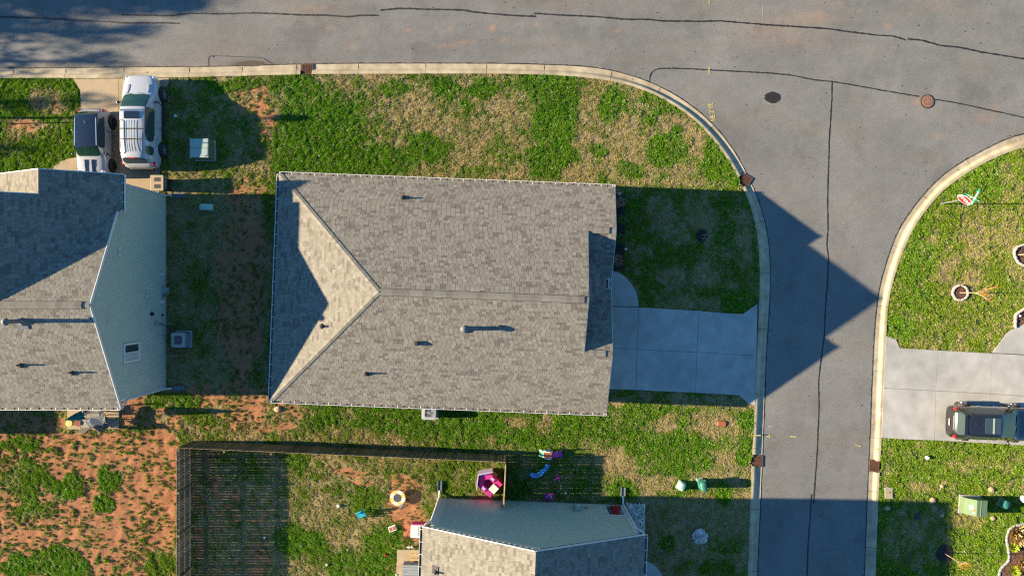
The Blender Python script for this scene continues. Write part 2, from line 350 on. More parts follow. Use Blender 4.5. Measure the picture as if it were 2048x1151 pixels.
# ------------------------------------------------ kerb lines (survey pixels)
A_ED = [(-1200,139),(-500,138),(0,137),(150,136),(300,134),(420,134),(520,131),(620,128),(770,127),(900,127),(1024,127.5),(1124,130.5),(1174,132.5),(1231,141),(1299,162.5),(1334,179),(1374,204),(1404,226),(1436.5,257.5),(1460,288),(1476.5,313),(1494,348),(1513,387),(1524,418),(1533,450.5),(1540,500),(1541,560),(1539,610),(1535,660),(1531.5,716),(1529,798.5),(1526.5,864),(1524,933),(1521.5,988),(1518,1063),(1514,1151),(1508,1300),(1490,1900)]
A_BK = [(-1200,158),(-500,157),(0,156.5),(150,157),(300,156),(420,154),(520,151),(620,148.5),(770,148),(900,147.5),(1024,147.5),(1124,151),(1184,156),(1239,164),(1291.5,179),(1334,201),(1374,226),(1399,246),(1434,288),(1459,320.5),(1478,354),(1491.5,385.5),(1505,420.5),(1514,458),(1519,500.5),(1520,560),(1518.5,610),(1516,660),(1513,711),(1510,801),(1507,864),(1504,933),(1500,1013),(1498,1088),(1495,1151),(1489,1300),(1471,1900)]
B_ED = [(2900,230),(2500,240),(2200,246),(2047,267.5),(2018.5,275),(1991,288),(1936,316.75),(1893.5,343),(1853.5,380.5),(1821,423),(1798.5,455.5),(1786,485.5),(1773.5,523),(1758.5,576),(1753.5,613.5),(1748.5,676),(1746,731),(1743.5,793.5),(1741,864),(1736,963),(1733.5,1038),(1730.5,1113),(1729,1151),(1723,1300),(1705,1900)]
B_BK = [(2900,256),(2500,266),(2200,272),(2047,293),(1993.5,313),(1961,329),(1926,350.5),(1893.5,373),(1871,395.5),(1843.5,430.5),(1823.5,460.5),(1808.5,495.5),(1796,525.5),(1782,576),(1774,613.5),(1772,676),(1767.5,763.5),(1763.5,864),(1759,938),(1756,1003),(1753,1075.5),(1751,1151),(1745,1300),(1727,1900)]
def band(ed, bk):
    n = 700
    e = resample(PL(ed, 0), n); 
    b0 = resample(PL(bk, 0.1), 2600)
    e = smoothpl(e, 60)
    b = np.empty_like(e)
    t = np.gradient(e, axis=0); t /= np.hypot(*t.T)[:, None]
    nrm = np.stack([-t[:, 1], t[:, 0]], 1)
    for i in range(n):      # foot of the normal on the back line
        d = b0 - e[i]; k = np.argmin(np.abs(d @ t[i]) + 1000 * (np.hypot(*d.T) > 1.6)); b[i] = b0[k]
    b = smoothpl(b, 60); return e, b
Ae, Ab = band(A_ED, A_BK); Be, Bb = band(B_ED, B_BK)
def road_poly(k):
    a = Ae + (Ab - Ae) * k; b = Be + (Bb - Be) * k
    north = PL([(2900, -60), (2400, -130), (1800, -215), (1000, -250), (-1200, -250)], 0)
    return [tuple(p) for p in a[::4]] + [tuple(p) for p in b[::-4]] + north
RP_mid = road_poly(.55); RP_low = road_poly(.78)
RP_back = road_poly(1.0)

GR_PX = [(615, 138, 0), (1491, 361, 59), (1515, 921, 88), (1748, 930, 87)]; GR_XY = [P(a, b, .02) for a, b, c in GR_PX]
# ------------------------------------------------ ground: one sheet to the horizon
def grid_sheet(name, xs, ys, zf, colf, material, keep=None):
    X, Y = np.meshgrid(xs, ys, indexing='ij'); x = X.ravel(); y = Y.ravel(); z = zf(x, y); nx, ny = len(xs), len(ys)
    i = np.arange((nx - 1) * (ny - 1)); a = (i // (ny - 1)) * ny + i % (ny - 1)
    q = np.stack([a, a + ny, a + ny + 1, a + 1], 1)
    if keep is not None:
        cxy = np.stack([x, y], 1)[q].mean(1); q = q[keep(cxy[:, 0], cxy[:, 1])]
        used = np.unique(q); mp = np.full(len(x), -1); mp[used] = np.arange(len(used)); q = mp[q]; x, y, z = x[used], y[used], z[used]
    me = bpy.data.meshes.new(name); me.vertices.add(len(x)); me.vertices.foreach_set('co', np.stack([x, y, z], 1).ravel())
    me.loops.add(len(q) * 4); me.loops.foreach_set('vertex_index', q.ravel()); me.polygons.add(len(q))
    me.polygons.foreach_set('loop_start', np.arange(len(q)) * 4); me.polygons.foreach_set('loop_total', np.full(len(q), 4))
    me.update(calc_edges=True); me.polygons.foreach_set('use_smooth', np.ones(len(q), bool))
    c = colf(x, y); at = me.attributes.new('Col', 'FLOAT_COLOR', 'POINT'); at.data.foreach_set('color', np.concatenate([c, np.ones((len(c), 1))], 1).ravel())
    me.materials.append(material)
    return link(me, name)
def axis(lo, hi, st, ext):
    return np.array([-e for e in ext[::-1] if -e < lo - .5] + list(np.arange(lo, hi + st / 2, st)) + [e for e in ext if e > hi + .5])
mk('soil', (1, 1, 1), 1.0, var=0.22, scale=14, bump=1.0, bscale=18, attr='Col', spec=0.05)
mk('asphalt', (1, 1, 1), 0.92, var=0.20, scale=14, bump=0.5, bscale=70, attr='Col', spec=0.12)
def gz(x, y):
    g, c, h = field(x, y)
    z = LAWN - .01 + (fbm(x, y, .30, 5, 3) - .5) * (.030 + .05 * c) + (fbm(x, y, 1.4, 15, 2) - .5) * .03
    r = inpoly(x, y, RP_low)
    for gx, gy in GR_XY: r |= np.hypot(x - gx, y - gy) < .40
    z[r] = -.25
    return z
def gcol(x, y):
    g, c, h = field(x, y); n = fbm(x, y, .25, 8, 3)
    base = (THA + (UND - THA) * g[:, None]) * (.7 + .6 * n[:, None])
    cl = CLAY * (.75 + .5 * n[:, None]); return base + (cl - base) * c[:, None]
EXT = [38, 46, 60, 90, 150, 300]
ground = grid_sheet('ground', axis(-31, 31, .11, EXT), axis(-18.2, 18.2, .11, EXT), gz, gcol, M['soil']); tag(ground, kind='structure')
def rcol(x, y):
    px = 1024 + x * S; py = 575.5 - y * S; n = fbm(x, y, 2.5, 101); n2 = fbm(x * .35, y, .8, 111); n3 = fbm(x, y, .25, 121, 3)
    base = np.array((.124, .122, .119)) * (.80 + .40 * n[:, None] + .22 * (n3[:, None] - .5)); base *= (1 + .22 * (fbm(x * .18, y, .45, 151) - .5) * (py < 130))[:, None]
    base = base + (np.array((.155, .125, .09)) - base) * (sst(.56, .8, n2)[:, None] * .18)
    base *= (1 - .10 * sst(.56, .7, fbm(x, y, 1.2, 131)))[:, None]
    st = np.array((.42, .20, .075))
    for cx, cy, rx, ry, k in [(985,56,5,5,.9),(930,84,14,4,.6),(900,92,26,4,.3),(1010,80,16,4,.35),(730,64,7,3,.5),(815,61,6,3,.5),(900,58,5,3,.6),(1075,49,5,4,.5),(660,54,10,6,.3),(1235,62,10,4,.35),(1105,82,10,4,.3),(1273,11,8,3,.4),(1773,50,6,6,.6),(1720,22,5,3,.5),(1680,9,6,3,.5),(1970,236,20,10,.35),(1875,272,10,6,.35),(1833,203,12,14,.35),(700,95,14,8,.25),(620,20,60,14,.25),(1620,35,60,14,.25),(1530,60,60,22,.22),(1600,85,60,10,.2),(1870,15,50,10,.15),(1120,10,80,8,.12),(450,100,60,18,.12),(1650,5,30,4,.2),(1990,215,12,8,.2)]:
        m = np.exp(-(((px - cx) / rx) ** 2 + ((py - cy) / ry) ** 2)) * k * .55 * (.2 + 1.2 * n3); base = base + (st - base) * np.clip(m, 0, 1)[:, None]
    dk = np.exp(-(((px - 500) / 40) ** 2 + ((py - 131) / 8) ** 2)) * (px < 900); base *= (1 - .85 * dk)[:, None]
    edge = np.exp(-((py - 133) / 10.) ** 2) * (px < 900) * fbm(x, y, .9, 141); base = base + (np.array((.24, .15, .09)) - base) * (edge[:, None] * .35)
    return base
road = grid_sheet('road', axis(-31, 31, .14, [38, 46, 60]), axis(-18.2, 18.2, .14, [24, 30, 40]), lambda x, y: np.zeros(len(x)), rcol, M['asphalt'], keep=lambda x, y: inpoly(x, y, RP_mid)); tag(road, kind='structure')

# kerbs: concrete pieces between joints, low gutter and rolled back
PROF = [(0, .008), (.10, .004), (.40, -.0), (.50, .012), (.62, .075), (.72, .118), (.80, .128), (1.0, .130), (1.0, .0)]
def kerb(name, e, b, joints):
    t = empty(name, (float(e[len(e) // 2][0]), float(e[len(e) // 2][1]), 0)); tag(t, kind='structure')
    d = np.r_[0, np.cumsum(np.hypot(*np.diff(e, axis=0).T))]
    cuts = [0.0]
    while cuts[-1] < d[-1] - 2: cuts.append(cuts[-1] + joints * random.uniform(.85, 1.15))
    cuts[-1] = d[-1]
    ce = (e + b) / 2; spans = []
    for a, z in zip(cuts[:-1], cuts[1:]):
        for gx, gy in GR_XY:
            dd = np.hypot(ce[:, 0] - gx, ce[:, 1] - gy); k = np.argmin(dd)
            if dd[k] < .4 and a < d[k] < z: spans += [(a, d[k] - .32), (d[k] + .32, z)]; break
        else: spans.append((a, z))
    for a, z in spans:
        ts = np.linspace(a + .010, z - .010, 14); E = np.stack([np.interp(ts, d, e[:, 0]), np.interp(ts, d, e[:, 1])], 1); B = np.stack([np.interp(ts, d, b[:, 0]), np.interp(ts, d, b[:, 1])], 1)
        mid = (E[7] + B[7]) / 2
        if abs(mid[0]) > 36 or abs(mid[1]) > 24: continue
        m = MB(); k = len(PROF); vs = []
        for i in range(14):
            j = (random.random() - .5) * .03
            for q, (u, zz) in enumerate(PROF):
                p = E[i] + (B[i] - E[i]) * u
                if q == 0: p = p + (E[i] - B[i]) * j
                vs.append((p[0], p[1], zz))
        fs = [(i * k + q, i * k + q + 1, (i + 1) * k + q + 1, (i + 1) * k + q) for i in range(13) for q in range(k - 1)]
        fs += [tuple(range(k)), tuple(range(13 * k + k - 1, 13 * k - 1, -1))]
        m.add(vs, fs).build('curb_segment', M['curb_concrete'], t, world=True)
    m = MB(); vs = []; fs = []     # dark line of sealant along the asphalt edge
    for i in range(0, len(e), 1):
        n = (e[i] - b[i]) / np.hypot(*(e[i] - b[i])); w = .030 + .035 * random.random() * (random.random() > .4); o = .012 * (random.random() - .3)
        for q in (-.015, w): p = e[i] + n * (q + o); vs.append((p[0], p[1], .0045 + (.005 if q < 0 else 0)))
    fs = [(2 * i, 2 * i + 1, 2 * i + 3, 2 * i + 2) for i in range(len(e) - 1)]
    m.add(vs, fs).build('tar_edge', M['tar'], t, world=True)
    return t
GRATES = []
mk('brown_stain', (0.05, 0.035, 0.022), 0.7, var=.3, scale=8)
kerb('curb', Ae, Ab, 3.4); kerb('curb', Be, Bb, 3.4)

# ------------------------------------------------ storm grates set in the kerb
def grate(px, py, ang, label):
    x, y = P(px, py, .02); t = empty('storm_grate', (x, y, .0), R(ang)); tag(t, label, 'storm grate', 'storm drain grates in the kerb')
    MB().box((0, 0, -.045), (.66, .60, .12)).build('pit_shade', M['black_void'], t)  # black slab painted in place of the shaded depth below the bars
    f = MB(); L, D = .66, .58
    for s in (-1, 1): f.box((s * (L / 2 - .02), 0, .038), (.04, D, .03)); f.box((0, s * (D / 2 - .02), .038), (L - .08, .04, .03))
    f.build('frame', M['rust'], t)
    for k in range(9):
        MB().box((0, -D / 2 + .06 + k * (D - .12) / 8, .044), (L - .08, .020, .022)).build('grate_bar', M['rust'], t)
    for s in (-1, 1): MB().box((s * .10, 0, .058), (.022, D - .08, .012)).build('rib', M['rust'], t)
grate(615, 138, 0, 'rusty grate in the kerb beside the long straight road above the lawn')
grate(1491, 361, 59, 'tilted orange rusty grate on the curved corner kerb')
grate(1515, 921, 88, 'storm grate in the kerb near the two green utility pedestals')
grate(1748, 930, 87, 'rusty storm grate in the kerb below the driveway with the dark car')

# ------------------------------------------------ marks on the road
def ribbon(name, pts, w, m, z=.0045, jit=.02, parent=road, taper=False):
    p = np.array(PL(pts, 0)); L = np.hypot(*np.diff(p, axis=0).T).sum(); n = max(3, int(L / .12)); p = smoothpl(resample(p, n), 2)
    t = np.gradient(p, axis=0); t /= (np.hypot(*t.T)[:, None] + 1e-9); nr = np.stack([-t[:, 1], t[:, 0]], 1)
    vs = []; 
    for i in range(n):
        o = jit * (random.random() - .5); ww = w / 2 * random.uniform(.7, 1.3)
        a = p[i] + nr[i] * (o + ww); b = p[i] + nr[i] * (o - ww); vs += [(a[0], a[1], z), (b[0], b[1], z)]
    return MB().add(vs, [(2 * i, 2 * i + 1, 2 * i + 3, 2 * i + 2) for i in range(n - 1)]).build(name, m, parent, world=True)
TAR = [[(-60,33),(0,34),(90,37),(180,42),(250,46),(330,46),(360,47)],[(243,30),(310,31),(340,32),(380,27),(440,28),(512,26),(600,30),(655,31),(697,34),(720,31),(758,31)],
 [(761,21),(800,17),(860,19),(925,20),(945,24),(985,28),(1024,31),(1060,33),(1072,33)],[(1068,27),(1130,31),(1200,34),(1250,39),(1300,39),(1320,42),(1400,43),(1440,42),(1500,47),(1536,50),(1600,54),(1650,57),(1700,64),(1750,70),(1790,73),(1811,80)],
 [(1815,78),(1840,80),(1880,91),(1920,95),(1960,104),(2000,110),(2048,118),(2200,150)],[(1299,162),(1300,150),(1308,140),(1320,137),(1360,137),(1420,140),(1536,146),(1580,150),(1630,160),(1662,163),(1700,169),(1760,180),(1838,193)],
 [(1870,199),(1910,205),(1970,218),(2048,235),(2200,270)],[(1664,164),(1664,190),(1661,240),(1658,288),(1657,330),(1655,400),(1656,460),(1653,490),(1657,512),(1655,570),(1652,600),(1648,680),(1642,720),(1637,760),(1638,810),(1636,864),(1634,910),(1630,960),(1627,1008)],
 [(1623,988),(1620,1040),(1616,1090),(1614,1151),(1610,1300)]]
for i, t in enumerate(TAR): ribbon('tar_seam', t, .09 if i < 5 else .068, M['tar'], z=.0045 + .0012 * (i % 3))
ribbon('tar_seam', [(417,131),(417,112),(440,112),(512,115),(530,117),(548,131)], .03, M['tar'], z=.0095)
def flat(name, poly, m, z, parent=road): return MB().add([(x, y, z) for x, y in poly], [tuple(range(len(poly)))]).build(name, m, parent, world=True)
for rx, ry, zz in ((.85, .17, .0075), (.5, .10, .009)):
    cx, cy = P(501, 127.5); flat('damp_stain', [(cx + rx * math.cos(a) * random.uniform(.85, 1.1), cy + ry * math.sin(a) * random.uniform(.8, 1.1)) for a in np.linspace(0, 6.28, 30)[:-1]], M['brown_stain'], zz)
cx, cy = P(1545, 195)
flat('tar_patch', [(cx + .46 * math.cos(a) * random.uniform(.92, 1.06), cy + .32 * math.sin(a) * random.uniform(.92, 1.06)) for a in np.linspace(0, 6.28, 26)[:-1]], M['tar_patch'], .0105)
for pts in ([(1418,0),(1418,9)], [(1418,133),(1418,148)], [(1580,872),(1593,873)], [(1709,888),(1722,892)], [(1749,896),(1761,897)], [(1525,49+0),(1526,10)][:0], [(1532,871),(1540,873)], [(1538,869),(1541,873)], [(1500,869),(1520,869)]):
    if pts: ribbon('paint_mark', pts, .055, M['yellow_paint'], z=.0125 if pts[0][0] < 1740 and pts[0][0] > 1525 or pts[0][0] == 1418 or pts[0][0] == 1709 else .136)
ribbon('paint_mark', [(1525,12),(1526,48)], .012, M['white_paint'], z=.0125); ribbon('paint_mark', [(1536,852),(1544,852)], .03, M['white_paint'], z=.0125)
fc = bpy.data.curves.new('lettering', 'FONT'); fc.body = 'NE 2" PE'; fc.size = .36; fc.offset = .006; fc.extrude = 0; fc.align_x = 'CENTER'; fc.align_y = 'CENTER'
fo = bpy.data.objects.new('lettering', fc); me = bpy.data.meshes.new_from_object(fo); bpy.data.objects.remove(fo)
me.materials.clear(); me.materials.append(M['yellow_paint']); o = link(me, 'lettering', road); x, y = P(1424, 224); o.location = (x, y, .0125); o.rotation_euler = (0, 0, R(100)); o.scale = (.78, 1.15, 1)
# small stones and specks on the asphalt
m = MB(); k = 0
while k < 260:
    x = random.uniform(-30, 30); y = random.uniform(-17.5, 17.5)
    if not inpoly(np.array([x]), np.array([y]), RP_mid)[0]: continue
    r = random.uniform(.010, .028) * (2 if random.random() < .06 else 1); a = [(x + r * math.cos(t) * random.uniform(.6, 1.2), y + r * math.sin(t) * random.uniform(.6, 1.2)) for t in np.linspace(0, 6.28, 7)[:-1]]; m.prism(a, .003, .008 + r * .3); k += 1
o = m.build('gravel', M['tar_patch']); tag(o, 'dark grit and specks scattered over the asphalt road', 'grit', kind='stuff')
x, y = P(1855, 203); t = empty('manhole_cover', (x, y, 0)); tag(t, 'round rusty manhole cover on the tar seam of the junction', 'manhole cover')
MB().lathe((0, 0, 0), [(.40, .0), (.40, .018), (.36, .022)], 32).build('rim', M['tar'], t)
MB().lathe((0, 0, .004), [(.345, .0), (.345, .024), (.33, .028)], 32).build('cover', M['iron'], t)
m = MB()
for i in range(5):
    for j in range(5):
        if (i - 2) ** 2 + (j - 2) ** 2 < 7: m.box(((i - 2) * .11, (j - 2) * .11, .036), (.07, .07, .010), rz=.3)
tag(m.build('cover_pattern', M['iron'], t), kind='stuff')
MB().box((.02, .0, .040), (.16, .03, .016), rz=.9).build('pick_bar', M['alloy'], t)

# ------------------------------------------------ slabs of the drives, walks and patios
def slabs(name, polys, z0, z1, m, label=None, cat=None, gap=.012):
    c = np.mean([p for q in polys for p in q], 0); t = empty(name, (float(c[0]), float(c[1]), 0))
    if label: tag(t, label, cat)
    else: tag(t, kind='structure')
    for q in polys:
        cx = sum(p[0] for p in q) / len(q); cy = sum(p[1] for p in q) / len(q); ins = []
        n = len(q); A = sum(q[i][0] * q[(i + 1) % n][1] - q[(i + 1) % n][0] * q[i][1] for i in range(n)); sg = 1 if A > 0 else -1
        for i in range(n):
            a, b, d = Vector(q[i - 1]), Vector(q[i]), Vector(q[(i + 1) % n]); e1 = (b - a).normalized(); e2 = (d - b).normalized()
            n1 = Vector((-e1.y, e1.x)) * sg; n2 = Vector((-e2.y, e2.x)) * sg; v = (n1 + n2); v = v.normalized() if v.length > .2 else n1; ins.append(tuple(b + v * gap))
        MB().prism(ins, z0, z1 + random.uniform(-.002, .002)).build('slab', m, t, world=True)
    return t
Z = .14
D1 = lambda pts: PL(pts, Z)
slabs('driveway', [D1([(1186,612),(1278,614),(1274,698),(1186,694)]), D1([(1186,694),(1274,698),(1272,779.5),(1186,776)]),
  D1([(1278,614),(1398,621),(1394,704),(1274,698)]), D1([(1274,698),(1394,704),(1391,785),(1272,779.5)]),
  D1([(1398,621),(1440,625),(1487,627),(1500,617),(1515,607),(1513,711),(1394,704)]), D1([(1394,704),(1513,711),(1510,811),(1495,806),(1479,790),(1391,785)])], .02, Z, M['concrete'])
slabs('walkway', [D1([(1190,540),(1224,540.5),(1238,544),(1251,553),(1262,565),(1270,578),(1276,595),(1278,613),(1190,611)])], .02, Z, M['concrete'])
slabs('driveway', [D1([(1772,671),(1792,678),(1800,695.5),(1876,700),(1872,781),(1767,775.5)]), D1([(1767,775.5),(1872,781),(1869,880),(1811,878),(1763,875)]),
  D1([(1876,700),(1985.5,706),(1981,787),(1872,781)]), D1([(1872,781),(1981,787),(1977,886),(1869,880)]), D1([(1985.5,706),(2110,713),(2108,795),(1981,787)]), D1([(1981,787),(2108,795),(2104,893),(1977,886)]),
  D1([(2110,713),(2230,720),(2226,801),(2108,795)]), D1([(2108,795),(2226,801),(2222,899),(2104,893)])], .02, Z, M['concrete'])
slabs('walkway', [D1([(1985.5,705),(1990,697),(1998.5,686),(2016,663.5),(2047,647),(2080,640),(2110,640),(2110,712)])], .02, Z, M['concrete'])
slabs('driveway', [D1([(145,157.5),(237,157),(237,272),(161,272),(161,215),(160,180)]), D1([(237,157),(338,156),(336,170),(322,182),(321,272),(237,272)]), D1([(161,272),(237,272),(237,397),(161,397)]), D1([(237,272),(321,272),(320,335),(318,397),(237,397)]),
  D1([(102,345),(108,332),(120,323),(135,317),(161,313),(161,397),(102,397)])], .02, Z, M['tan_concrete'])
slabs('patio', [D1([(134,780),(187,780),(187,858),(134,858)]), D1([(187,780),(238,780),(238,857),(187,858)])], .02, Z, M['tan_concrete'])
slabs('patio', [D1([(794,1098),(900,1100),(900,1200),(790,1200)])], .02, Z, M['tan_concrete'])
slabs('walkway', [D1([(1255,1120),(1285,1117),(1305,1126),(1320,1140),(1330,1160),(1334,1200),(1255,1200)])], .02, Z, M['concrete'])
EXCL = [RP_back, D1([(1180,612),(1278,614),(1398,621),(1487,627),(1515,607),(1510,811),(1495,806),(1479,790),(1391,785),(1180,776)]), D1([(1190,540),(1224,540.5),(1251,553),(1270,578),(1278,613),(1190,613)]),
  D1([(1772,671),(1792,678),(1800,695.5),(1876,700),(1985,706),(1998,686),(2016,663),(2048,647),(2110,640),(2200,720),(2200,898),(1811,878),(1763,875)]), D1([(145,157),(338,156),(336,170),(322,182),(318,397),(102,397),(102,345),(120,323),(161,313),(161,200)]),
  D1([(134,780),(238,780),(238,858),(134,858)]), D1([(794,1098),(900,1098),(900,1200),(790,1200)]), D1([(1255,1120),(1285,1117),(1305,1126),(1320,1140),(1330,1160),(1334,1200),(1255,1200)])]
# ------------------------------------------------ house building
EXPO, TAB = .143, .245
COOL = np.array((.84, .885, .95))
PALS = [np.array((.184, .163, .131)), np.array((.170, .149, .120)), np.array((.152, .131, .106)), np.array((.202, .181, .146)), np.array((.122, .103, .085)), np.array((.137, .118, .098))]
def clip(poly, cv):
    out = poly
    for i in range(len(cv)):
        ax, ay = cv[i]; bx, by = cv[(i + 1) % len(cv)]; inp = out; out = []
        if not inp: return []
        for k in range(len(inp)):
            p = inp[k]; q = inp[(k + 1) % len(inp)]
            dp = (bx - ax) * (p[1] - ay) - (by - ay) * (p[0] - ax); dq = (bx - ax) * (q[1] - ay) - (by - ay) * (q[0] - ax)
            if dp >= 0: out.append(p)
            if (dp >= 0) != (dq >= 0):
                t = dp / (dp - dq); out.append((p[0] + (q[0] - p[0]) * t, p[1] + (q[1] - p[1]) * t))
    return out
def ccw(p):
    A = sum(p[i][0] * p[(i + 1) % len(p)][1] - p[(i + 1) % len(p)][0] * p[i][1] for i in range(len(p)))
    return p if A > 0 else p[::-1]
PALS = [p * COOL for p in PALS]
class Plane:
    def __init__(s, z0, gu, gv): s.z0, s.gu, s.gv = z0, gu, gv
    def z(s, u, v): return s.z0 + s.gu * u + s.gv * v
def roof_plane(house, polys, pl, key, limit=None):
    """deck slab plus its shingles, laid in courses parallel to the eave"""
    deck = MB()
    for p in polys:
        p = ccw(p); n = len(p)
        vs = [(u, v, pl.z(u, v) - .002) for u, v in p] + [(u, v, pl.z(u, v) - .13) for u, v in p]
        deck.add(vs, [tuple(range(n)), tuple(range(2 * n - 1, n - 1, -1))] + [(i, i + n, (i + 1) % n + n, (i + 1) % n) for i in range(n)])
    roof = deck.build('roof', M['felt'], house)
    g = math.hypot(pl.gu, pl.gv); dx, dy = pl.gu / g, pl.gv / g; ax, ay = -dy, dx; k = math.sqrt(1 + g * g)
    vs = []; fs = []; cols = []; done = {}
    rnd = random.Random(key * 977)
    off = {}
    pA = rnd.random() * 50
    for p in polys:
        q = ccw([(ax * u + ay * v, (dx * u + dy * v) * k) for u, v in p])
        a0, a1 = min(t[0] for t in q), max(t[0] for t in q); b0, b1 = min(t[1] for t in q), max(t[1] for t in q)
        j = math.floor(b0 / EXPO)
        while j * EXPO < b1:
            r2 = random.Random(j * 31 + key * 7 + 5); o = r2.random() * TAB
            i = math.floor((a0 - o) / TAB) - 1
            while i * TAB + o < a1:
                x0 = i * TAB + o; y0 = j * EXPO; hb = random.Random((i * 131 + j * 7919 + key * 17) & 0xfffffff)
                rect = [(x0 + .007, y0), (x0 + TAB - .007, y0), (x0 + TAB - .007, y0 + EXPO), (x0 + .007, y0 + EXPO)]
                c = clip(rect, q); i += 1
                if len(c) < 3: continue
                th = .011 + .006 * hb.random(); n = len(vs); m = len(c)
                for A, B in c:
                    B2 = B / k; u = ax * A + dx * B2; v = ay * A + dy * B2; vs.append((u, v, pl.z(u, v) + .004 + th * (1 - (B - y0) / EXPO)))
                for A, B in c:
                    B2 = B / k; u = ax * A + dx * B2; v = ay * A + dy * B2; vs.append((u, v, pl.z(u, v) - .001))
                fs.append(tuple(range(n, n + m))); fs += [(n + (w + 1) % m, n + w, n + m + w, n + m + (w + 1) % m) for w in range(m)]
                bl = math.sin(i * .9 + j * .37 + pA) * math.sin(i * .31 - j * .8 + pA) 
                w = hb.random() + .22 * bl
                col = PALS[0] if w > .55 else PALS[3] if w > .42 else PALS[1] if w > .27 else PALS[2] if w > .14 else PALS[5] if w > .05 else PALS[4]
                col = col * hb.uniform(.92, 1.08); cols += [tuple(col)] * (m + 1)
            j += 1
    me = bpy.data.meshes.new('shingles'); me.from_pydata(vs, [], fs); me.materials.append(M['shingle'])
    at = me.attributes.new('Col', 'FLOAT_COLOR', 'FACE'); at.data.foreach_set('color', np.concatenate([np.array(cols), np.ones((len(cols), 1))], 1).ravel())
    tag(link(me, 'shingles', roof), kind='stuff')
    return roof
def caps(roof, a, b, w, zf, lift=.03, step=.16, name='ridge_cap', strip=False):
    """overlapping cap shingles along a hip or ridge"""
    a = Vector(a); b = Vector(b); L = (b - a).length; d = (b - a) / L; n = Vector((-d.y, d.x)); N = max(1, round(L / step))
    if strip:
        m = MB()
        for s in (-1, 1):
            q = [a + n * s * (w - .01), b + n * s * (w - .01)]
            m.add([(q[0].x, q[0].y, zf(*q[0]) + .005), (q[1].x, q[1].y, zf(*q[1]) + .005), (q[1].x, q[1].y, zf(*q[1]) + lift - .006), (q[0].x, q[0].y, zf(*q[0]) + lift - .006)], [(0, 1, 2, 3)])
        m.add([(v[0], v[1], zf(v[0], v[1]) + .02) for v in (a + n * (w + .022), b + n * (w + .022), b, a)] + [(v[0], v[1], zf(v[0], v[1]) + .02) for v in (a, b, b - n * (w + .022), a - n * (w + .022))], [(0, 1, 2, 3), (4, 5, 6, 7)])
        for e in (a + d * .01, b - d * .01):
            l, r = e + n * (w - .02), e - n * (w - .02); m.add([(l.x, l.y, zf(*l)), (e.x, e.y, zf(*e)), (r.x, r.y, zf(*r)), (r.x, r.y, zf(*r) + lift - .008), (e.x, e.y, zf(*e) + lift - .008), (l.x, l.y, zf(*l) + lift - .008)], [(0, 1, 4, 5), (1, 2, 3, 4)])
        m.build('vent_core', M['black_plastic'], roof)
    for i in range(N):
        p, q = a + d * (L * i / N), a + d * (L * (i + 1) / N + .01); vs = []
        for e, h in ((p, lift + .009), (q, lift + .001)):
            for s in (1, 0, -1):
                x = e + n * (s * w); vs.append((x.x, x.y, zf(x.x, x.y) + h))
        vs += [(v[0], v[1], v[2] - .012) for v in vs]
        me = bpy.data.meshes.new(name); me.from_pydata(vs, [], [(0, 1, 4, 3), (1, 2, 5, 4), (0, 6, 7, 1), (1, 7, 8, 2), (3, 4, 10, 9), (4, 5, 11, 10), (0, 3, 9, 6), (2, 8, 11, 5)]); me.materials.append(M['shingle'])
        c = PALS[random.choice((0, 0, 1, 3, 2))] * random.uniform(.92, 1.05); at = me.attributes.new('Col', 'FLOAT_COLOR', 'FACE'); at.data.foreach_set('color', list((*c, 1)) * 8)
        link(me, name, roof)
def gutter(house, a, b, z, out, hang=.61, ends=True):
    """K gutter with strap hangers; out = unit outward normal (u,v)"""
    a = Vector((*a, z)); b = Vector((*b, z)); o = Vector((*out, 0)); m = MB(); d = (b - a).normalized(); L = (b - a).length
    m.bar(a + o * .06 - Vector((0, 0, .10)), b + o * .06 - Vector((0, 0, .10)), .12, .008, mi=1)
    m.bar(a + o * .12 - Vector((0, 0, .045)), b + o * .12 - Vector((0, 0, .045)), .022, .11)
    m.bar(a + o * .004 - Vector((0, 0, .06)), b + o * .004 - Vector((0, 0, .06)), .006, .075)
    for e in (a, b): m.box(e + o * .06 - Vector((0, 0, .05)), (.012 if abs(o.y) > .5 else .13, .13 if abs(o.y) > .5 else .012, .10))
    g = m.build('gutter', [M['white_trim'], M['gutter_floor']], house)
    n = max(1, int(L / hang)); hm = None
    for i in range(n + 1):
        p = a + d * min(L - .02, .05 + i * L / n * .99)
        if hm is None: hm = MB().bar(o * -.02, o * .12, .03, .012).build('hanger', M['white_trim'], g); hm.location = p + Vector((0, 0, .012))
        else: c = hm.copy(); COL.objects.link(c); c.parent = g; c.location = p + Vector((0, 0, .012))
    return g
def tent(prof, z):      # span of a wall profile [(s, z)] at height z
    lo = prof[0][0] if prof[0][1] >= z else None; hi = prof[-1][0] if prof[-1][1] >= z else None
    for (s0, z0), (s1, z1) in zip(prof[:-1], prof[1:]):
        if (z0 < z) != (z1 < z):
            s = s0 + (s1 - s0) * (z - z0) / (z1 - z0)
            if z1 > z0: lo = s if lo is None else lo
            else: hi = s
    return lo, hi
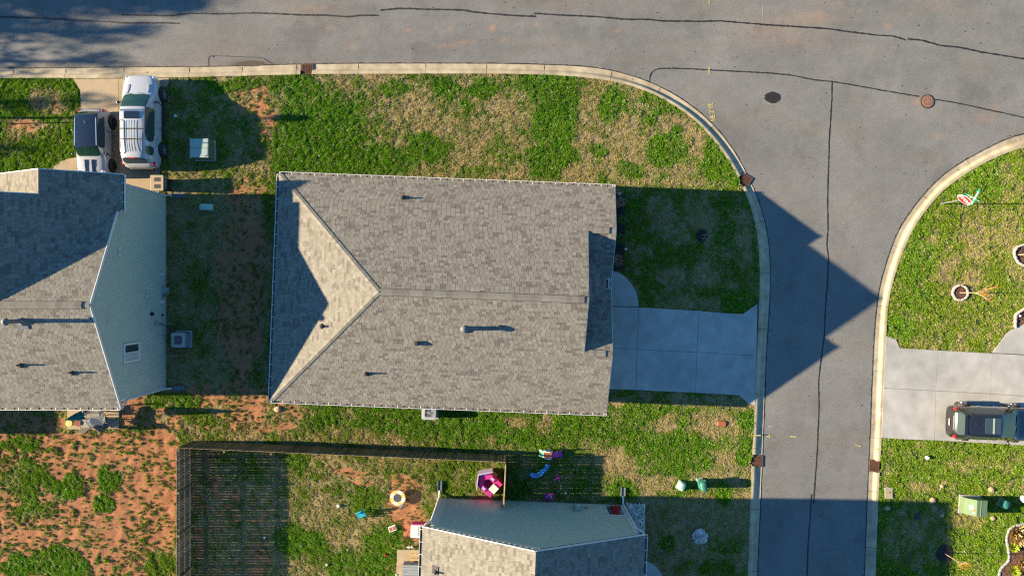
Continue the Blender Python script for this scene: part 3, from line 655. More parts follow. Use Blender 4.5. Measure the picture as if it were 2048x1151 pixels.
def wall(house, a, b, prof, z0=.35, holes=(), name='wall', lap=.13, material='siding'):
    a = Vector(a); d = (Vector(b) - a); L = d.length; d /= L; n = Vector((d.y, -d.x)); m = MB(); zt = max(p[1] for p in prof); z = z0
    def pt(s, z, o): q = a + d * s + n * o; return (q.x, q.y, z)
    while z < zt - .01:
        z2 = min(z + lap, zt - .002); l0, h0 = tent(prof, z); l1, h1 = tent(prof, z2)
        if None in (l0, h0): break
        if None in (l1, h1): l1 = h1 = (l0 + h0) / 2
        spans = [(l0, h0, l1, h1)]
        for s0, s1, y0, y1 in holes:
            if y0 - .02 < z and z2 < y1 + .06: spans = [x for l, h, l_, h_ in spans for x in ((l, s0, l_, s0), (s1, h, s1, h_)) if x[1] > x[0]]
        for l, h, l_, h_ in spans:
            m.add([pt(l, z, .028), pt(h, z, .028), pt(h_, z2, .002), pt(l_, z2, .002), pt(l, z, -.02), pt(h, z, -.02)], [(0, 1, 2, 3), (0, 4, 5, 1)])
        z = z2
    w = m.build(name, M[material], house)
    f = MB(); p, q = a - n * .06, a + d * L - n * .06; f.bar((p.x, p.y, z0 / 2), (q.x, q.y, z0 / 2), .12, z0); f.build('foundation', M['foundation'], house)
    return w
def pts_wall(a, b, s, z, o=0.0):
    a = Vector(a); d = (Vector(b) - a).normalized(); n = Vector((d.y, -d.x)); q = a + d * s + n * o; return Vector((q.x, q.y, z)), d, n
def window(house, a, b, s, z0, w, h, mull=True, pane='glass_dark', blind=False):
    c, d, n = pts_wall(a, b, s, z0, .055); D = Vector((d.x, d.y, 0)); N = Vector((n.x, n.y, 0)); U = Vector((0, 0, 1)); f = MB()
    f.bar(c - D * w / 2, c + D * w / 2, .06, .11); f.bar(c - D * w / 2 + U * h, c + D * w / 2 + U * h, .06, .11)
    for s_ in (-1, 1): q = c + D * s_ * (w / 2 - .03); f.box(q + U * h / 2, (.11, .06, h - .11), rz=math.atan2(d.y, d.x))
    if mull: f.box(c + U * h / 2 + N * .004, (.06, .05, h - .11), rz=math.atan2(d.y, d.x))
    fo = f.build('window', M['white_trim'], house)
    for s_, mm in ((-1, 'blind' if blind else pane), (1, pane)):
        MB().box(c + D * s_ * (w / 4) + U * h / 2 - N * (.012), (w / 2 - .08, .012, h - .08), rz=math.atan2(d.y, d.x)).build('pane', M[mm], fo)
    return fo
def pipe_vent(roof, u, v, pl, h=.35, r=.045, m='black_plastic'):
    z = pl.z(u, v)
    o = MB().lathe((u, v, z - .05), [(.16, 0), (.15, .06), (.075, .13), (.07, .17)], 14).tube([(u, v, z), (u, v, z + h)], r, 12).build('vent_pipe', M[m], roof, smooth=True)
    return o
def loc_uv(px, py, house, pl, z=5.0):
    th = house.rotation_euler[2]; c, s = math.cos(th), math.sin(th)
    for _ in range(8):
        x, y = P(px, py, z); x -= house.location[0]; y -= house.location[1]; u, v = x * c + y * s, -x * s + y * c; z = pl.z(u, v)
    return u, v

# ===== the house in the middle =====
h1 = empty('house', (-3.68, -.305, 0), R(-2.2)); tag(h1, 'central single storey house with tan shingle hip roof and grey driveway to the street', 'house')
UE, VE, ZE, PT = 8.94, 6.02, 2.70, .432; UR = -2.92; UG = 7.48; VN, VS = 3.60, -2.72
pN = Plane(ZE + PT * VE, 0, -PT); pS = Plane(ZE + PT * VE, 0, PT); pW = Plane(ZE + PT * UE, PT, 0)
pN2 = Plane(pN.z(0, VN) - PT * VN, 0, PT); pS2 = Plane(pS.z(0, VS) + PT * VS, 0, -PT)
UP = 8.66; pP = Plane(ZE + PT * UP, -PT, 0); v1 = (ZE - pN2.z0) / PT; v2 = (pS2.z0 - ZE) / PT
rN = roof_plane(h1, [[(-UE, VE), (UG, VE), (UG, 0), (UR, 0)], [(UG, VE), (UE, VE), (UE, VN), (UG, VN)]], pN, 1)
rS = roof_plane(h1, [[(-UE, -VE), (UG, -VE), (UG, 0), (UR, 0)], [(UG, -VE), (UE, -VE), (UE, VS), (UG, VS)]], pS, 2)
rW = roof_plane(h1, [[(-UE, VE), (-UE, -VE), (UR, 0)]], pW, 3)
dv = UP - 7.15
r4 = roof_plane(h1, [[(7.15, VN), (UE, VN), (UE, v1), (UP, v1), (7.15, v1 + dv)]], pN2, 4)
r5 = roof_plane(h1, [[(7.15, VS), (UE, VS), (UE, v2), (UP, v2), (7.15, v2 - dv)]], pS2, 5)
r6 = roof_plane(h1, [[(UP, v1), (UP, v2), (7.15, v2 - dv), (7.15, v1 + dv)]], pP, 6)
zmain = lambda u, v: min(pN.z(u, v), pS.z(u, v), pW.z(u, v))
caps(rW, (-UE + .05, VE - .05), (UR, 0), .14, zmain, name='hip_cap'); caps(rW, (-UE + .05, -VE + .05), (UR, 0), .14, zmain, name='hip_cap')
caps(rN, (UR + .1, 0), (7.25, 0), .17, zmain, lift=.075, step=.30, strip=True); caps(rN, (7.26, 0), (UG, 0), .14, zmain)
zn = lambda u, v: min(pN.z(u, v), pN2.z(u, v)); zs = lambda u, v: min(pS.z(u, v), pS2.z(u, v))
for zz, vv, rr in ((zn, VN, rN), (zs, VS, rS)):
    caps(rr, (7.5, vv), (UE - .02, vv), .13, zz); caps(rr, (7.72, vv), (8.56, vv), .165, zz, lift=.075, step=.21, strip=True)
gutter(h1, (-UE, VE), (UE, VE), ZE, (0, 1)); gutter(h1, (-UE, -VE), (UE, -VE), ZE, (0, -1)); gutter(h1, (-UE, -VE), (-UE, VE), ZE, (-1, 0))
gutter(h1, (UP, v1 - .01), (UP, v2 + .01), ZE, (1, 0), .3); gutter(h1, (UP + .13, v1), (UE, v1), ZE, (0, -1), .2); gutter(h1, (UP + .13, v2), (UE, v2), ZE, (0, 1), .2)
rk = MB()
for (ua, va, ub, vb, pl) in ((UE, VE, UE, VN, pN), (UE, v1, UE, VN, pN2), (UE, -VE, UE, VS, pS), (UE, v2, UE, VS, pS2), (UG, VN, UG, 0, pN), (UG, VS, UG, 0, pS)):
    rk.bar((ua + .012, va, pl.z(ua, va) - .075), (ub + .012, vb, pl.z(ub, vb) - .075), .024, .13)
rk.build('rake_board', M['white_trim'], h1)
WU, WV = 8.64, 5.72
wall(h1, (-WU, WV), (-WU, -WV), [(0, 2.58), (2 * WV, 2.58)]); wall(h1, (WU, WV), (-WU, WV), [(0, 2.58), (2 * WU, 2.58)]); wall(h1, (-WU, -WV), (WU, -WV), [(0, 2.58), (2 * WU, 2.58)])
g0 = (WU, v2 - .15); g1 = (WU, -WV)
wall(h1, (WU, -WV), (WU, v2 - .15), [(0, 2.6), (WV + VS, pS.z(0, VS) - .15), (WV + v2 - .15, 2.62)]); wall(h1, (WU, v1 + .15), (WU, WV), [(0, 2.62), (VN - v1 - .15, pN.z(0, VN) - .15), (WV - v1 - .15, 2.6)])
wall(h1, (7.2, VS), (7.2, VN), [(0, pS.z(0, VS) - .13), (-VS, pN.z(0, 0) - .13), (VN - VS, pN.z(0, VN) - .13)], z0=3.2, name='gable_wall')
wall(h1, (7.3, v2 - .15), (7.3, v1 + .15), [(0, 2.6), (v1 - v2 + .3, 2.6)]); wall(h1, (WU, v2 - .15), (7.3, v2 - .15), [(0, 2.6), (WU - 7.3, 2.6)]); wall(h1, (7.3, v1 + .15), (WU, v1 + .15), [(0, 2.6), (WU - 7.3, 2.6)])
MB().box((-.1, 0, 2.55), (17.2, 11.6, .04)).build('soffit', M['white_trim'], h1)
gd = MB().box((WU + .03, -3.0, 1.25), (.05, 4.6, 2.1)).build('garage_door', M['white_trim'], h1)
for i in range(4):
    for j in range(8): MB().box((WU + .06, -3.0 - 2.02 + j * .577, .50 + i * .5), (.012, .46, .38)).build('door_panel', M['white_trim'], gd)
fd = MB().box((7.34, .7, 1.25), (.06, .92, 2.05)).build('front_door', M['brown_red'], h1); MB().ball((7.40, .35, 1.25), .035).build('door_knob', M['galv'], fd)
window(h1, (WU, v1), (WU, WV), 2.4, .95, 1.5, 1.3); window(h1, (WU, WV), (-WU, WV), 4, 1.0, 1.2, 1.1); window(h1, (WU, WV), (-WU, WV), 11, 1.0, 1.2, 1.1); window(h1, (-WU, -WV), (WU, -WV), 5, 1.0, 1.2, 1.1); window(h1, (-WU, WV), (-WU, -WV), 3.2, 1.0, 1.4, 1.1); window(h1, (-WU, WV), (-WU, -WV), 8, .5, 1.7, 1.9)
for px, py, pl, hh, rf in ((806, 396, pN, .30, rN), (733, 746, pS, .35, rS), (645, 652, pW, .28, rW)):
    u, v = loc_uv(px, py, h1, pl); pipe_vent(rf, u, v, pl, hh)
u, v = loc_uv(832, 686, h1, pS); MB().box((u + .05, v, pS.z(u, v) + .11), (.20, .22, .22)).build('box_vent', M['black_plastic'], rS, bev=.02)
u, v = loc_uv(930, 656, h1, pS); z = pS.z(u, v)
MB().lathe((u, v, z - .08), [(.26, 0), (.25, .07), (.12, .2), (.11, .62), (.11, .64)], 18).lathe((u, v, z + .6), [(.11, 0), (.17, .03), (.17, .10), (.12, .14), (.12, .16), (.02, .20)], 18).build('flue_pipe', M['galv'], rS, smooth=True)

# ===== the neighbour on the left, with the tall siding gable =====
h2 = empty('house', (-27, -1, 0)); tag(h2, 'taller neighbouring house at the left with sage siding gable wall and small window', 'house')
O2 = Vector((27, 1)); 
def L2(*p): return [(x + 27, y + 1) for x, y in p]
XR, ZR2, YR, YS, ZS = -19.67, 7.25, -.80, -6.0, 4.75
PV = (ZR2 - ZS) / (YR - YS); PC = .487; XE, ZC = -19.45, 4.95; XG = -22.57; XB = XE - (ZR2 - ZC) / PC; ZG = ZC + PC * (XE - XG)
qS = Plane(ZR2 - PV * (YR + 1), 0, PV); qN = Plane(ZR2 + PV * (YR + 1), 0, -PV)
qE = Plane(ZC + PC * (XE + 27), -PC, 0); qW = Plane(ZR2 - PC * (XB + 27), PC, 0); qg = Plane(ZG - PC * (XG + 27), PC, 0)
YV = YR + (ZR2 - (ZC + PC * (XE - XR))) / PV; YV2 = YR + (ZR2 - ZC) / PV; YB, YF = 4.47, 5.66
XW = 2 * XB - XE
s2 = roof_plane(h2, [L2((XR, YR), (XR, YS), (-36, YS), (-36, YR))], qS, 11)
n2 = roof_plane(h2, [L2((XR, YR), (XR, YV), (XB, YR)), L2((XB, YR), (XW, YV2), (-36, YV2), (-36, YR))], qN, 12)
e2 = roof_plane(h2, [L2((XE, YB), (XB, YB), (XB, YR), (XE, YV2)), L2((XE, YF), (XG, YF), (XG, YB), (XE, YB))], qE, 13)
w2 = roof_plane(h2, [L2((XB, YB), (XW, YB), (XW, YV2), (XB, YR))], qW, 14)
g2 = roof_plane(h2, [L2((XG, YF), (XG, YB - .2), (2 * XG - XE, YB - .2), (2 * XG - XE, YF))], qg, 15)
z_ew = lambda u, v: min(qS.z(u, v), qN.z(u, v)); z_ns = lambda u, v: min(qE.z(u, v), qW.z(u, v)); z_g = lambda u, v: min(qE.z(u, v), qg.z(u, v))
a, b = L2((-34, YR), (XR - .35, YR)); caps(s2, a, b, .17, z_ew, lift=.075, step=.30, strip=True)
a, b = L2((XR - .34, YR), (XR - .01, YR)); caps(s2, a, b, .14, z_ew)
a, b = L2((XB, YR + .3), (XB, YB)); caps(e2, a, b, .14, z_ns); a, b = L2((XG, YB + .02), (XG, YF)); caps(e2, a, b, .12, z_g, lift=.012)
gs = gutter(h2, *L2((-36, YS), (XR, YS)), ZS, (0, -1)); gutter(h2, *L2((XE, YV + .02), (XE, YF)), ZC, (1, 0), .45)
gutter(h2, *L2((-36, YV2), (XW, YV2)), ZC, (0, 1))
rk = MB()
def rake(m, p, q, pa, off, w=.15):
    p3 = Vector((p[0], p[1], pa.z(*p) - .06)) + Vector(off); q3 = Vector((q[0], q[1], pa.z(*q) - .06)) + Vector(off); m.bar(p3, q3, .035, w)
a, b, c_ = L2((XR, YS), (XR, YR), (XR, YV + .1)); rake(rk, a, b, qS, (.018, 0, 0)); rake(rk, b, c_, qN, (.018, 0, 0))
a, b, c_ = L2((XE, YF), (XG, YF), (2 * XG - XE, YF)); rake(rk, a, b, qE, (0, .018, 0)); rake(rk, b, c_, qg, (0, .018, 0))
a, b, c_ = L2((XG, YB), (XB, YB), (XW, YB)); rake(rk, a, b, qE, (0, .018, 0)); rake(rk, b, c_, qW, (0, .018, 0))
rk.build('rake_board', M['white_trim'], h2)
XWL = -19.70; YN = 5.28; YSW = -5.72
wa, wb = L2((XWL, YSW), (XWL, YN))
prof = [(0, ZS - .02 + PV * .28), (YR - YSW, ZR2 - .15), (YV - YSW, qN.z(0, YV + 1) - .15), (YN - YSW, 4.75)]
wall(h2, wa, wb, prof, z0=.28)
cb = MB(); 
for y in (YSW, YN): cb.box((XWL + 27 + .02, y + 1 + (.06 if y < 0 else -.06), 2.45), (.03, .13, 4.5))
cb.build('corner_board', M['white_trim'], h2)
wall(h2, *L2((-36, YSW), (XWL, YSW)), [(0, 4.65), (36 + XWL, 4.65)], z0=.28); wall(h2, *L2((XWL, YN), (-25.4, YN)), [(0, 4.75), (XWL - XG, ZG - .15), (25.4 + XWL, 4.75)], z0=.28)
wall(h2, *L2((XG, YB - .02), (XW + .3, YB - .02)), [(0, 6.2), (XG - XB, 7.05), (XG - XW - .3, 4.95)], z0=.28)
wall(h2, *L2((-28.5, 4.2), (-36, 4.2)), [(0, 4.7), (7.5, 4.7)], z0=.28)
window(h2, wa, wb, -3.32 - YSW, 3.05, .95, 1.38, blind=True)
ds = MB(); ds.tube([(XR + 27.02, YS + 1.0 - .08, ZS - .1), (XR + 27.07, YSW + 1 - .1, ZS - .42), (XWL + 27.07, YSW + 1.0 + .02, ZS - .55), (XWL + 27.07, YSW + 1.02, .25), (XWL + 27.35, YSW + 1.02, .16)], .045, 8)
ds.tube([(XE + 27.06, YN + 1 + .12, ZC - .1), (XWL + 27.08, YN + 1 - .02, ZC - .45), (XWL + 27.08, YN + .98, .25), (XWL + 27.35, YN + .98, .16)], .045, 8)
ds.build('downspout', M['white_trim'], h2, smooth=True)
for y in (YN - .02, YSW + .02): MB().box((XWL + 27 + .75, y + 1, .13), (.62, .26, .06)).box((XWL + 27.75, y + 1.12, .17), (.62, .03, .06)).box((XWL + 27.75, y + .88, .17), (.62, .03, .06)).build('splash_block', M['splash'], h2)
def wallbit(name, z, y, d, m, kind='box'):
    c = (XWL + 27 + .02 + d[0] / 2, y + 1, z); 
    return (MB().box(c, d) if kind == 'box' else MB().tube([(c[0] - d[0] / 2, c[1], z), (c[0] + d[0] / 2, c[1], z)], d[1] / 2, 14)).build(name, M[m], h2)
for z, y in ((4.85, 1.95), (4.85, 1.68), (2.30, 0.0), (2.25, -.46)): wallbit('wall_outlet', z, y, (.05, .16, .16), 'white_trim')
wallbit('exhaust_vent', 1.80, -1.42, (.14, .20, .2), 'black_plastic', 'cyl'); wallbit('dryer_vent', .75, .78, (.10, .17, .17), 'white_trim'); wallbit('meter_socket', .75, -.78, (.12, .2, .2), 'white_trim', 'cyl')
wallbit('wall_outlet', .65, -1.52, (.10, .10, .14), 'brown_red'); wallbit('gas_meter', .55, -.15, (.30, .34, .34), 'util_grey'); wallbit('disconnect_box', 1.35, -1.95, (.12, .18, .30), 'util_grey'); wallbit('wall_outlet', 4.8, -3.3, (.03, .12, .05), 'white_trim')
MB().tube([(XWL + 27.06, .55, .2), (XWL + 27.12, .55, .75), (XWL + 27.35, .72, .8), (XWL + 27.35, .9, .3)], .02, 8).build('gas_pipe', M['galv'], h2, smooth=True)
MB().tube([(XWL + 27.1, -.95, 1.2), (XWL + 27.15, -1.1, .6), (XWL + 27.5, -1.5, .35), (XWL + 27.9, -1.8, .35)], .025, 8).build('refrigerant_line', M['black_plastic'], h2, smooth=True)
bo = MB().box((-9.5, -6.1, 1.35), (4.2, 2.4, 2.7)).build('rear_shade_box', M['siding'], h2)  # unseen box added and sized to cast the shadow beyond the rear eave
gd = MB().box((4.0, 6.32, 1.3), (4.6, .05, 2.1)).build('garage_door', M['white_trim'], h2)
for px, py in ((42, 729), (145, 744)):
    u, v = loc_uv(px, py, h2, qS); pipe_vent(s2, u, v, qS, .36)
u, v = loc_uv(45, 641, h2, qS); z = qS.z(u, v)
MB().lathe((u, v, z - .1), [(.26, 0), (.25, .08), (.12, .22), (.11, .45)], 16).tube([(u, v, z + .3), (u, v, z + 1.05)], .10, 14).lathe((u, v, z + 1.02), [(.10, 0), (.17, .04), (.17, .12), (.12, .17), (.02, .24)], 16).build('flue_pipe', M['galv'], s2, smooth=True)
MB().box((u - .05, v - .22, z + .02 - .08), (.5, .42, .02), M=Matrix.Rotation(math.atan(PV), 3, 'X')).build('flashing', M['galv'], s2)

# ===== the house at the bottom edge =====
h3 = empty('house', (1.1, -12.2, 0), R(-2.1)); tag(h3, 'house at the bottom edge with blue grey siding wall behind the pink playhouse', 'house')
HW, ZE3, ZR3 = 5.6, 4.7, 7.4; P3_ = (ZR3 - ZE3) / HW; LV = -17
kW = Plane(ZR3, P3_, 0); kE = Plane(ZR3, -P3_, 0)
w3 = roof_plane(h3, [[(-HW, 0), (-HW, LV), (0, LV), (0, 0)]], kW, 21); e3 = roof_plane(h3, [[(HW, 0), (0, 0), (0, LV), (HW, LV)]], kE, 22)
z3 = lambda u, v: min(kW.z(u, v), kE.z(u, v)); caps(w3, (0, -1.05), (0, -.02), .13, z3); caps(w3, (0, -9), (0, -1.06), .17, z3, lift=.075, step=.3, strip=True)
gutter(h3, (-HW, LV), (-HW, 0), ZE3, (-1, 0)); gutter(h3, (HW, LV), (HW, 0), ZE3, (1, 0))
rk = MB(); rake(rk, (-HW, 0), (0, 0), kW, (0, .018, 0), .13); rake(rk, (0, 0), (HW, 0), kE, (0, .018, 0), .13); rk.build('rake_board', M['white_trim'], h3)
a3, b3 = (5.2, .05), (-5.2, .05); pr = [(0, ZE3 + .1), (5.2, ZR3 - .14), (10.4, ZE3 + .1)]
wall(h3, a3, b3, pr, z0=.28, holes=[(.0, 1.04, 0, 2.05)])
wall(h3, (-5.2, .05), (-5.2, LV), [(0, 4.6), (17, 4.6)], z0=.28); wall(h3, (5.2, LV), (5.2, -2.6), [(0, 4.6), (14.4, 4.6)], z0=.28)
cb = MB(); cb.box((5.13, .085, 3.35), (.14, .03, 2.5)); cb.box((-5.13, .085, 2.4), (.14, .03, 4.5)); cb.box((5.12, -.02, 1.05), (.14, .14, 2.1)); cb.box((4.66, .09, 2.08), (1.1, .03, .10)); cb.box((4.13, .085, 1.2), (.06, .03, 1.75)); cb.build('porch_trim', M['white_trim'], h3)
MB().box((4.66, -1.3, .10), (1.08, 2.6, .1)).build('porch_floor', M['concrete'], h3); MB().box((4.10, -1.3, 1.1), (.06, 2.6, 2.1)).build('porch_wall', M['interior'], h3); MB().box((4.66, -2.62, 1.1), (1.08, .06, 2.1)).build('porch_wall', M['interior'], h3)
MB().box((5.17, -1.3, 2.5), (.06, 2.6, 1.0)).build('porch_lintel', M['siding'], h3)
m = MB()
def dspt(pts): m.tube(pts, .055, 8)
dspt([(HW + .02, -.12, ZE3 - .1), (5.55, .05, ZE3 - .25), (5.25, .13, ZE3 - .45), (5.24, .13, 2.2), (5.2, .16, 2.05), (5.2, .16, .3), (5.2, .55, .17)]); dspt([(-HW - .05, -.15, ZE3 - .1), (-5.45, .06, ZE3 - .3), (-5.24, .13, ZE3 - .5), (-5.24, .13, .3), (-5.24, .5, .17)])
m.build('downspout', M['white_trim'], h3, smooth=True)
for x in (5.2, -5.24): MB().box((x, .75, .14), (.26, .62, .06)).box((x + .11, .75, .18), (.03, .62, .06)).box((x - .11, .75, .18), (.03, .62, .06)).build('splash_block', M['splash'], h3)
mb = MB().box((2.52, .16, 1.25), (.34, .18, .95)).build('electric_meter', M['util_grey'], h3, bev=.01); MB().tube([(2.52, .26, 1.35), (2.52, .34, 1.35)], .085, 16).build('meter_dial', M['white_trim'], mb); MB().tube([(2.50, .12, .8), (2.50, .12, .12)], .04, 10).build('conduit', M['galv'], mb)
MB().box((3.05, .12, 1.05), (.16, .1, .2)).build('wall_outlet', M['util_grey'], h3); MB().box((-.1, .09, .95), (.06, .05, .09)).box((.02, .09, .95), (.06, .05, .09)).build('hose_tap', M['white_trim'], h3)
u, v = loc_uv(872, 1142, h3, kW); pipe_vent(w3, u, v, kW, .32); MB().box((u - .05, v + .08, kW.z(u, v) + .02), (.36, .40, .02), M=Matrix.Rotation(-math.atan(P3_), 3, 'Y')).build('flashing', M['black_plastic'], w3)
x, y = P(1233, 1024, .8)
t = empty('stroller', (x + .0, y - .15, .15)); tag(t, 'bright red toy wagon standing in the side porch opening', 'wagon')
MB().prism(rrect(.42, .8, .1), .25, .55).build('tub', M['sign_red'], t)
wm = None
for a_, b_ in ((-1, -1), (1, -1), (-1, 1), (1, 1)):
    MB().tube([(a_ * .20, b_ * .28, .12), (a_ * .24, b_ * .28, .12)], .12, 14).build('wheel', M['tyre'], t)
MB().tube([(0, .4, .3), (0, .75, .7)], .015, 6).build('handle', M['black_plastic'], t)
t.name = 'toy_wagon'
# ------------------------------------------------ vehicles
def car_shell(t, stations, ids, mats, crease=0.85):
    """stations along x: (x, w_sill, w_mid, w_belt, w_top, z_sill, z_mid, z_belt, z_edge, z_top); ids(i, band) -> material key"""
    bm = bmesh.new(); rings = []
    for (x, ws, wm, wb, wt, zs, zm, zb, ze, zt) in stations:
        half = [(ws * .5, zs), (ws, zs + .03), (wm, zm), (wb, zb), (wt, ze), (wt * .55, zt - (zt - ze) * .25)]
        ring = [(0, zs)] + half + [(0, zt)] + [(-y, z) for y, z in half[::-1]]
        rings.append([bm.verts.new((x, y, z)) for y, z in ring])
    n = len(rings[0]); keys = list(mats); cl = bm.edges.layers.float.new('crease_edge')
    for i in range(len(rings) - 1):
        for k in range(n):
            a, b = rings[i], rings[i + 1]; k2 = (k + 1) % n
            f = bm.faces.new((a[k], b[k], b[k2], a[k2])); band_ = k if k < n // 2 else n - 1 - k
            f.material_index = keys.index(ids(i, band_, 1 if k < n // 2 else -1))
    for ring, rev in ((rings[0], False), (rings[-1], True)):
        f = bm.faces.new(ring if rev else ring[::-1]); f.material_index = keys.index(ids(0 if not rev else len(rings) - 2, 2, 0))
    for e in bm.edges:
        if len(e.link_faces) == 2 and e.link_faces[0].material_index != e.link_faces[1].material_index: e[cl] = crease
    me = bpy.data.meshes.new('shell'); bm.normal_update(); bmesh.ops.recalc_face_normals(bm, faces=bm.faces); bm.to_mesh(me); bm.free()
    o = bpy.data.objects.new('shell', me); COL.objects.link(o); md = o.modifiers.new('s', 'SUBSURF'); md.levels = 2; md.render_levels = 2
    bpy.context.view_layer.update(); ev = o.evaluated_get(bpy.context.evaluated_depsgraph_get()); m2 = bpy.data.meshes.new_from_object(ev); bpy.data.objects.remove(o)
    mi = np.zeros(len(m2.polygons), int); m2.polygons.foreach_get('material_index', mi); V = [v.co.copy() for v in m2.vertices]; out = {}
    for j, key in enumerate(keys):
        faces = [tuple(m2.polygons[i].vertices) for i in np.nonzero(mi == j)[0]]
        if not faces: continue
        used = sorted({v for f in faces for v in f}); mp = {v: i for i, v in enumerate(used)}
        b = MB().add([V[v] for v in used], [tuple(mp[v] for v in f) for f in faces]); out[key] = b.build(key.rstrip('0123456789').rstrip('_'), M[mats[key]], t, smooth=2)
    return out
def wheel(t, x, y, r, side, w=.22, rim='alloy', name='wheel'):
    q = Matrix.Rotation(side * math.pi / 2, 3, 'X')
    q = Matrix.Rotation(-side * math.pi / 2, 3, 'X')
    MB().lathe((x, y - side * .10, r), [(r * 1.17, 0), (r * 1.19, .105), (r * 1.05, .11)], 28, M=q).build('wheel_arch', M['black_plastic'], t)
    wo_ = MB().lathe((x, y - side * w * .55, r), [(r * .9, -.02), (r, .03), (r, w - .04), (r * .93, w), (r * .70, w + .004), (r * .66, w - .03)], 28, M=q).build('wheel', M['tyre'], t, smooth=True)
    m = MB(); m.lathe((x, y - side * w * .55, r), [(r * .68, w - .035), (r * .68, w - .02), (r * .62, w - .015), (r * .6, w - .05), (r * .1, w - .055)], 24, M=q)
    for k in range(5):
        a = 2 * math.pi * k / 5; c = Vector((x, y - side * w * .55 + side * (w - .008), r))
        m.bar(c + Vector((math.cos(a), 0, math.sin(a))) * r * .08, c + Vector((math.cos(a), 0, math.sin(a))) * r * .64, .055, .03)
    m.lathe((x, y - side * w * .55, r), [(r * .17, w - .03), (r * .15, w + .012)], 14, M=q); m.build('rim', M[rim], wo_)
def mirror(t, x, y, z, s, m):
    o = MB().ball((x - .02, y + s * .11, z), (.075, .13, .085), 12, 8).bar((x, y - s * .05, z - .04), (x, y + s * .08, z - .02), .05, .05).build('wing_mirror', M[m], t, smooth=2)

# white seven seat SUV (front to +x before rotation)
x, y = -20.68, 9.26
suv = empty('parked_car', (x, y, .14), R(90)); tag(suv, 'large white SUV with roof rails and crossbars parked in the left driveway', 'car')
ST = [(2.60,.50,.62,.60,.48,.36,.56,.74,.84,.86),(2.50,.72,.84,.82,.64,.28,.58,.84,.95,.98),(2.28,.86,.95,.93,.72,.25,.60,.93,1.02,1.06),(1.80,.90,.98,.96,.76,.25,.62,1.00,1.08,1.12),(1.58,.91,.985,.97,.78,.25,.62,1.03,1.11,1.16),
 (1.44,.91,.985,.95,.80,.25,.62,1.06,1.16,1.22),(.62,.91,.99,.93,.68,.25,.62,1.10,1.64,1.70),(.46,.91,.99,.925,.685,.25,.62,1.10,1.70,1.76),(.34,.91,.99,.92,.69,.25,.62,1.10,1.72,1.78),(-.10,.91,.99,.92,.69,.25,.62,1.11,1.73,1.79),(-.34,.91,.99,.92,.69,.25,.62,1.11,1.73,1.795),(-.44,.91,.99,.92,.69,.25,.62,1.11,1.73,1.795),
 (-1.30,.91,.99,.92,.685,.25,.62,1.12,1.72,1.785),(-1.44,.91,.99,.92,.68,.25,.62,1.12,1.71,1.78),(-2.02,.90,.98,.91,.66,.26,.62,1.13,1.68,1.75),(-2.16,.89,.97,.90,.64,.28,.62,1.13,1.64,1.71),(-2.40,.86,.95,.87,.72,.32,.62,1.10,1.16,1.20),(-2.52,.78,.90,.82,.66,.36,.60,.96,1.04,1.07),(-2.60,.62,.76,.68,.5,.40,.58,.80,.88,.90)]
def ids_suv(i, b, s):
    if b in (4, 5, 6) and i == 5: return 'windshield'
    if b == 3 and i == 5: return 'body'
    if b == 4 and i in (7, 8, 9, 11, 13) : return 'side_window' + ('' if s > 0 else '_1')
    if i == 15 and b in (5, 6): return 'rear_window'
    if b in (0, 1): return 'sill'
    return 'body'
# profile bands: 0,1 underside, 2 lower side, 3 upper side, 4 glass line, 5,6 top
def ids_suv(i, b, s):
    if i == 5 and b in (5, 6): return 'windshield'
    if b == 4 and i in (6, 7, 8, 9, 10, 11, 13): return 'side_window' + ('' if s > 0 else '_1')
    if i == 15 and b in (5, 6): return 'rear_window'
    if b in (0, 1): return 'underside'
    return 'body'
mats = {'body': 'white_car', 'windshield': 'glass_green', 'side_window': 'glass_dark', 'side_window_1': 'glass_dark', 'rear_window': 'glass_dark', 'underside': 'black_plastic'}
car_shell(suv, ST, ids_suv, mats)
for sx in (1.62, -1.50):
    for s in (-1, 1): wheel(suv, sx, s * .985, .38, s)
mirror(suv, 1.02, .96, 1.14, 1, 'black_car'); mirror(suv, 1.02, -.96, 1.14, -1, 'black_car')
MB().prism(rrect(.42, .82, .06, cx=.26 - .12), 1.775, 1.80).build('sunroof', M['black_car'], suv, bev=.008)
for s in (-1, 1): MB().tube([(-.12, s * .60, 1.78), (-.2, s * .60, 1.84), (-1.85, s * .58, 1.82), (-1.95, s * .58, 1.76)], .022, 8).build('roof_rail', M['black_plastic'], suv)
for xx in (-.62, -1.18): MB().bar((xx, -.64, 1.86), (xx, .64, 1.86), .05, .03).build('crossbar', M['black_plastic'], suv)
for k in range(5): MB().bar((-.16, -.28 + k * .14, 1.792), (-1.85, -.28 + k * .14, 1.775), .010, .012).build('roof_groove', M['util_grey'], suv)
MB().box((-2.18, 0, 1.70), (.05, .30, .03)).build('brake_light', M['red_lens'], suv)
for s in (-1, 1):
    MB().ball((2.38, s * .74, .86), (.14, .12, .10), 12, 8).build('headlight', M['clear_lens'], suv, smooth=2); MB().ball((2.22, s * .90, .84), (.10, .04, .05), 10, 6).build('indicator', M['amber_lens'], suv, smooth=2)
    MB().box((-2.36, s * .80, 1.02), (.18, .16, .22), rz=s * .25).build('tail_light', M['red_lens'], suv, bev=.03)
    MB().bar((2.0, s * .52, 1.105), (1.5, s * .56, 1.17), .05, .02).build('bonnet_crease', M['white_car'], suv)
    for xx in (.0, -1.0): MB().box((xx, s * .985, .92), (.2, .03, .035)).build('door_handle', M['white_car'], suv, bev=.008)
    MB().box((.2, s * .98, .34), (2.1, .09, .14)).build('side_step', M['black_plastic'], suv, bev=.02)
